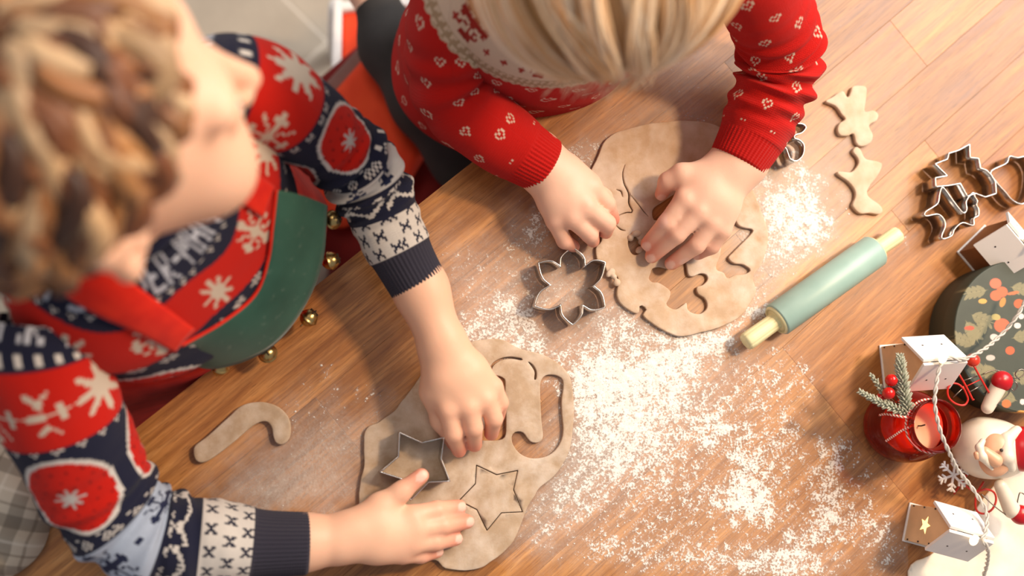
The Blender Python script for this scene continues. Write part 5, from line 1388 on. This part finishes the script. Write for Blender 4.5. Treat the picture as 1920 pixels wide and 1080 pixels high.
# dress
CG = np.array([NKg[0], NKg[1], Mg[2]])
rings = [(-.30, .125, .105, -.03), (-.22, .112, .092, -.02), (-.14, .100, .080, -.008), (-.08, .100, .076, 0), (-.03, .104, .070, .002), (.0, .098, .062, .002), (.022, .076, .052, .002), (.036, .056, .046, .004), (.044, .046, .042, .006), (.042, .040, .036, .006)]
Vt, Qt, At, Zt = torso_loft(CG, sg, fg, rings, 420, 260)
Vt += (.0020*np.sin(Zt*95+2.5*np.sin(At*2))*np.clip(-Zt*10, 0, 1))[:, None]*(Vt-CG-np.array([0, 0, 1])*(Vt-CG)[:, 2:3])/.1
GRED, YOKE, LACE = lin('#c4140a'), lin('#e0cbb4'), lin('#b39b7c')
YC = P(1052, -88, .200)
def yoke_colours(p, base):
    rel = p-YC; dd = np.sqrt((rel@sg)**2+(rel@fg)**2+rel[:, 2]**2*.8); ang = np.arctan2(rel@sg, rel@fg)
    xx = ang*.085/SW; jj = dd/SW; i = np.floor(xx+500); j = np.floor(jj); c = base.copy()
    R1 = .116+.0022*np.abs(np.sin(ang*30))
    y = dd < R1; put(c, y, YOKE)
    put(c, (dd > .070) & (dd < .104) & flake(np.mod(i, 34)-17, j-.087/SW, 7.5), lin('#a02a20'))
    put(c, (dd > .094) & (dd < .105) & stampbm(i, j, bitmap(['.#.', '###', '.#.']), 8, 5, stag=4), lin('#a8332a'))
    lz = (dd > .1065) & y
    put(c, lz, LACE); put(c, lz & stampbm(i, j, bitmap(['##', '#.']), 3, 3, stag=1), lin('#dcc7ae'))
    put(c, (dd > R1-.0016) & y, lin('#cdb79c'))
    return c, xx, jj
def hearts(U, Vm, c):
    i = np.floor(U); j = np.floor(Vm/SW)
    put(c, stampbm(i, j, bitmap(['..#..', '.#.#.', '#...#', '#.#.#', '.#.#.']), 16, 13, stag=8, i0=2), lin('#e2c3ae'))
    return c
base = np.tile(GRED, (len(Vt), 1)); ci = At*.1/SW
base = hearts(ci, Zt+1.0, base)
c, xx, jj = yoke_colours(Vt, base)
me = fast_mesh('dress', Vt, Qt); set_col(me, c); set_uv(me, np.stack([ci, Zt/SW], 1))
dress = link('dress', me, M_KNIT, girl)
def girl_sleeve(U, VM, nc, L):
    c = np.tile(GRED, (len(U), 1)); b_ = VM > .036; cc = hearts(U, VM, c.copy()); c[b_] = cc[b_]
    return c
def fold_gr(A, VM):
    m1 = np.exp(-((VM-.135)/.04)**2)
    return m1*.0022*np.sin(VM*210+1.2*np.sin(A))+.0007*np.sin(VM*100+2*A)
def fold_gl(A, VM):
    m1 = np.exp(-((VM-.105)/.045)**2)
    return m1*(.0046*np.sin(VM*330+1.4*np.sin(A+.8)+.8*np.sin(2*A))+.0015*np.sin(VM*520-2*A))+.0007*np.sin(VM*100+2*A)
_, VsL, QsL, _ = knit_sleeve('sleeve', [(960, -95, .156, 78), (900, -85, .160, 84), (868, -50, .158, 90), (845, 20, .132, 80), (836, 90, .100, 76), (840, 150, .076, 74), (868, 200, .062, 74), (920, 243, .054, 70), (975, 282, .048, 62), (1026, 313, .043, 54)], dress, girl_sleeve, fold_gr, nu=300, nv=300, cuff=.030, ribs=46, post=lambda p, c: yoke_colours(p, c)[0])
_, VsR, QsR, _ = knit_sleeve('sleeve', [(1230, -95, .150, 70), (1310, -95, .160, 84), (1392, -65, .158, 92), (1425, -10, .132, 84), (1450, 40, .108, 78), (1464, 95, .080, 76), (1455, 150, .066, 74), (1432, 205, .056, 70), (1410, 255, .049, 63), (1381, 307, .043, 55)], dress, girl_sleeve, fold_gl, nu=300, nv=320, cuff=.029, ribs=46, post=lambda p, c: yoke_colours(p, c)[0])
b = MB(); b.tube(np.array([NKg+sg*.042*math.cos(a)+fg*(.038*math.sin(a)+.006)+np.array([0, 0, .003]) for a in np.linspace(0, 6.2832, 49)]), .005, 10); nb2 = b.build('neckband', M_KNIT, dress)
set_col(nb2.data, YOKE); set_uv(nb2.data, np.zeros((len(nb2.data.vertices), 2)))

# long fair hair falling forward over the bowed head
M_GHAIR = hair_mat('blonde_hair', lin('#b27c48').tolist()+[1])
pal = [lin(h) for h in ('#e6bd90', '#eecda4', '#ddb07c', '#f3dab8', '#d09c66', '#ebc89e', '#f6e4ca')]
rs = np.random.default_rng(33)
tipp = P(1165, 122, .262)                          # where the falling hair meets
hc = P(1140, -85, .312); axh = tipp-hc; Ls = np.linalg.norm(axh); axh /= Ls
e1 = np.cross(axh, (0, 0, 1)); e1 /= np.linalg.norm(e1); e2 = np.cross(e1, axh)   # e1 across, e2 upwards
if e2[2] < 0: e2 = -e2
def hp(th, ps, off):
    ra = np.array([Ls+.002, .094, .086])
    rr = math.sin(th)
    if th < 1.5708: ra = ra+np.array([.030, 0, 0])
    return hc+axh*(-math.cos(th))*(ra[0]+off*.3)+e1*rr*math.cos(ps)*(ra[1]+off)+e2*rr*math.sin(ps)*(ra[2]+off)
strands = []
tones = [rs.uniform(.80, 1.14) for _ in range(40)]
for n_ in range(2300):
    ps = rs.uniform(-.9, math.pi+.9) if rs.random() < .92 else rs.uniform(0, 2*math.pi)
    t0 = rs.uniform(.05, 1.7); t1 = min(t0+rs.uniform(1.0, 1.8), rs.uniform(2.72, 3.06)); K = 16; of = rs.uniform(-.003, .006)
    g_ = int((ps+1)/5.2*39) % 40; lock = np.random.default_rng(g_)
    sw = lock.normal(0, .22)+rs.normal(0, .05); bw = lock.normal(0, .05); w0 = lock.uniform(0, 6.3); lf = lock.uniform(-.001, .004); pth = []
    for q in range(K):
        u = q/(K-1); th = t0+(t1-t0)*u
        side = .55*math.sin(th*1.25)*math.cos(ps)
        pth.append(hp(th, ps+sw*(th-1.2)*.5+bw*math.sin(w0+3*th)-side*.5, of+lf+.0012*math.sin(w0+4*th)))
    r_ = rs.uniform(.0007, .0019)*np.sin(np.linspace(.45, math.pi-.06, K))**.8
    strands.append((np.array(pth), r_, pal[rs.integers(len(pal))]*tones[g_]*rs.uniform(.93, 1.07)))
for n_ in range(60):                               # loose wisps at the tips
    a0 = rs.uniform(-.2, 2.0); p0 = hp(2.7, a0, .001); d = axh*rs.uniform(.004, .012)+e1*rs.normal(.004, .008)+np.array([0, 0, -rs.uniform(.002, .012)])
    strands.append((crom([hp(2.3, a0, .003), p0, p0+d*.6, p0+d+np.array([0, 0, -.004])], 12), .0007*np.linspace(1, .3, 12), pal[3]))
ghair = hair_locks('hair', girl, M_GHAIR, strands, 5)
NU, NV = 72, 40
V = np.array([hp(.01+t*2.91, a*2*math.pi/NU, -.006) for t in np.linspace(0, 1, NV) for a in range(NU)])
i_, j_ = np.meshgrid(np.arange(NV-1), np.arange(NU), indexing='ij')
Qc = np.stack([i_*NU+j_, i_*NU+(j_+1) % NU, (i_+1)*NU+(j_+1) % NU, (i_+1)*NU+j_], -1).reshape(-1, 4)
me = fast_mesh('hair_under', V, Qc); set_col(me, lin('#d0a06a')); link('hair_under', me, M_GHAIR, ghair)

# ------------------------------------------------------------------ seats and cloth by the table edge
def slab(name, px_poly, ztop, zbot, m_, parent, bev=.01, n=None):
    c_ = np.mean([P(x, y, ztop) for x, y in px_poly], 0)
    b = MB(); b.prism([tuple((P(x, y, ztop)-c_)[:2]) for x, y in px_poly], zbot, ztop)
    o = b.build(name, m_, parent, True); o.location = (c_[0], c_[1], 0)
    bv_ = o.modifiers.new('b', 'BEVEL'); bv_.width = bev; bv_.segments = 4; bv_.limit_method = 'ANGLE'
    return o
M_REDC = N('red_upholstery', .75); k = M_REDC; v = k.coord(); k.base(k.ramp(k.noise(v, 14, 4), [(.3, '#e8380f'), (.7, '#f8501c')])); k.bump(k.noise(k.mapping(v, (20, 5, 5)), 1.2, 2), .5, .01); M_REDC = k.m
M_REDD = simple('dark_red_cloth', '#7d0f0d', .8, var=.1)
M_TRIM = simple('taupe_webbing', '#8d6a62', .85, var=.1, scale=300)
bench = empty('padded_bench', 'red padded seat with taupe trim under the blonde child\'s dark legging', 'bench', loc=tuple(P(720, 240, FZ)))
slab('cushion', [(500, 205), (598, 200), (695, 88), (812, 262), (770, 335), (640, 420), (480, 330)], -.285, -.35, M_REDC, bench, .014)
slab('seat_base', [(470, 190), (560, 178), (700, 58), (905, 300), (860, 420), (640, 520), (430, 330)], -.335, -.37, M_REDD, bench, .006)
slab('trim_band', [(572, 196), (690, 70), (706, 92), (596, 208)], -.300, -.335, M_TRIM, bench, .003)
for x, y in ((520, 230), (760, 225), (840, 320), (640, 470)):
    p0 = P(x, y, -.37); b = MB(); b.tube([p0, np.array([p0[0], p0[1], FZ])], .016, 10); b.build('leg', M_REDD, bench)
chair = empty('white_framed_chair', 'white-framed chair with red seat standing on the grey tiles', 'chair', loc=tuple(P(700, 60, FZ)))
slab('seat_pad', [(640, 18), (800, 0), (840, 130), (640, 150)], -.392, -.415, M_REDC, chair, .008)
for q in ([(624, 0), (642, 0), (640, 160), (620, 160)], [(624, 2), (860, -14), (860, 4), (640, 20)], [(620, 150), (860, 130), (860, 148), (620, 168)], [(842, -10), (860, -12), (860, 140), (842, 142)]):
    slab('frame_rail', q, -.382, -.418, M_WHITE, chair, .004)
for x, y in ((632, 12), (850, 0), (630, 156), (850, 138)):
    p0 = P(x, y, -.418); b = MB(); b.tube([p0, np.array([p0[0], p0[1], FZ])], .012, 10); b.build('leg', M_WHITE, chair)

# plaid cloth
k = N('plaid_flannel', .9, spec=.1); v = k.coord()
sx = k.n('SeparateXYZ'); k.l(k.mapping(v, (1, 1, 1), (0, 0, .35)), sx.inputs[0])
def band(sock, per, lo, hi):
    f = k.math('FRACT', k.math('MULTIPLY', sock, 1/per)); return k.math('MULTIPLY', k.math('GREATER_THAN', f, lo), k.math('LESS_THAN', f, hi))
c = k.mix(k.math('MULTIPLY', k.noise(v, 400, 3), .25), '#cfc4b2', '#a89e8e')
for ax_ in (0, 1):
    c = k.mix(k.math('MULTIPLY', band(sx.outputs[ax_], .042, .0, .26), .50), c, '#5e554c')
    c = k.mix(k.math('MULTIPLY', band(sx.outputs[ax_], .042, .44, .49), .45), c, '#6a5a4c')
    c = k.mix(k.math('MULTIPLY', band(sx.outputs[ax_], .042, .70, .76), .35), c, '#efe8da')
k.base(c); k.bump(k.noise(v, 900, 2), .3, .0006); M_PLAID = k.m
pp = [cone(*[P(x, y, z) for x, y, z in s_], *[r*.0005 for r in rr_], .012) for s_, rr_ in (((( -60, 870, .0), (0, 905, .012)), (100, 92)), (((0, 905, .012), (-10, 985, .0)), (92, 90)), (((-20, 985, 0), (-90, 1060, -.02)), (80, 80)), (((10, 840, .0), (20, 880, .01)), (34, 52)), (((30, 880, .006), (28, 950, .004)), (52, 44)))]
V, Q = skin_mesh(pp, .0025)
fx_ = V@np.array([.8, .6, .3]); V = V+np.array([0, 0, 1])*(.003*np.sin(fx_*150+2*np.sin(V[:, 1:2]*60).ravel()))[:, None]
o = tag(link('plaid_cloth', fast_mesh('plaid_cloth', V, Q), M_PLAID), 'grey and cream plaid flannel bunched on the table edge behind the boy\'s elbow', 'cloth')
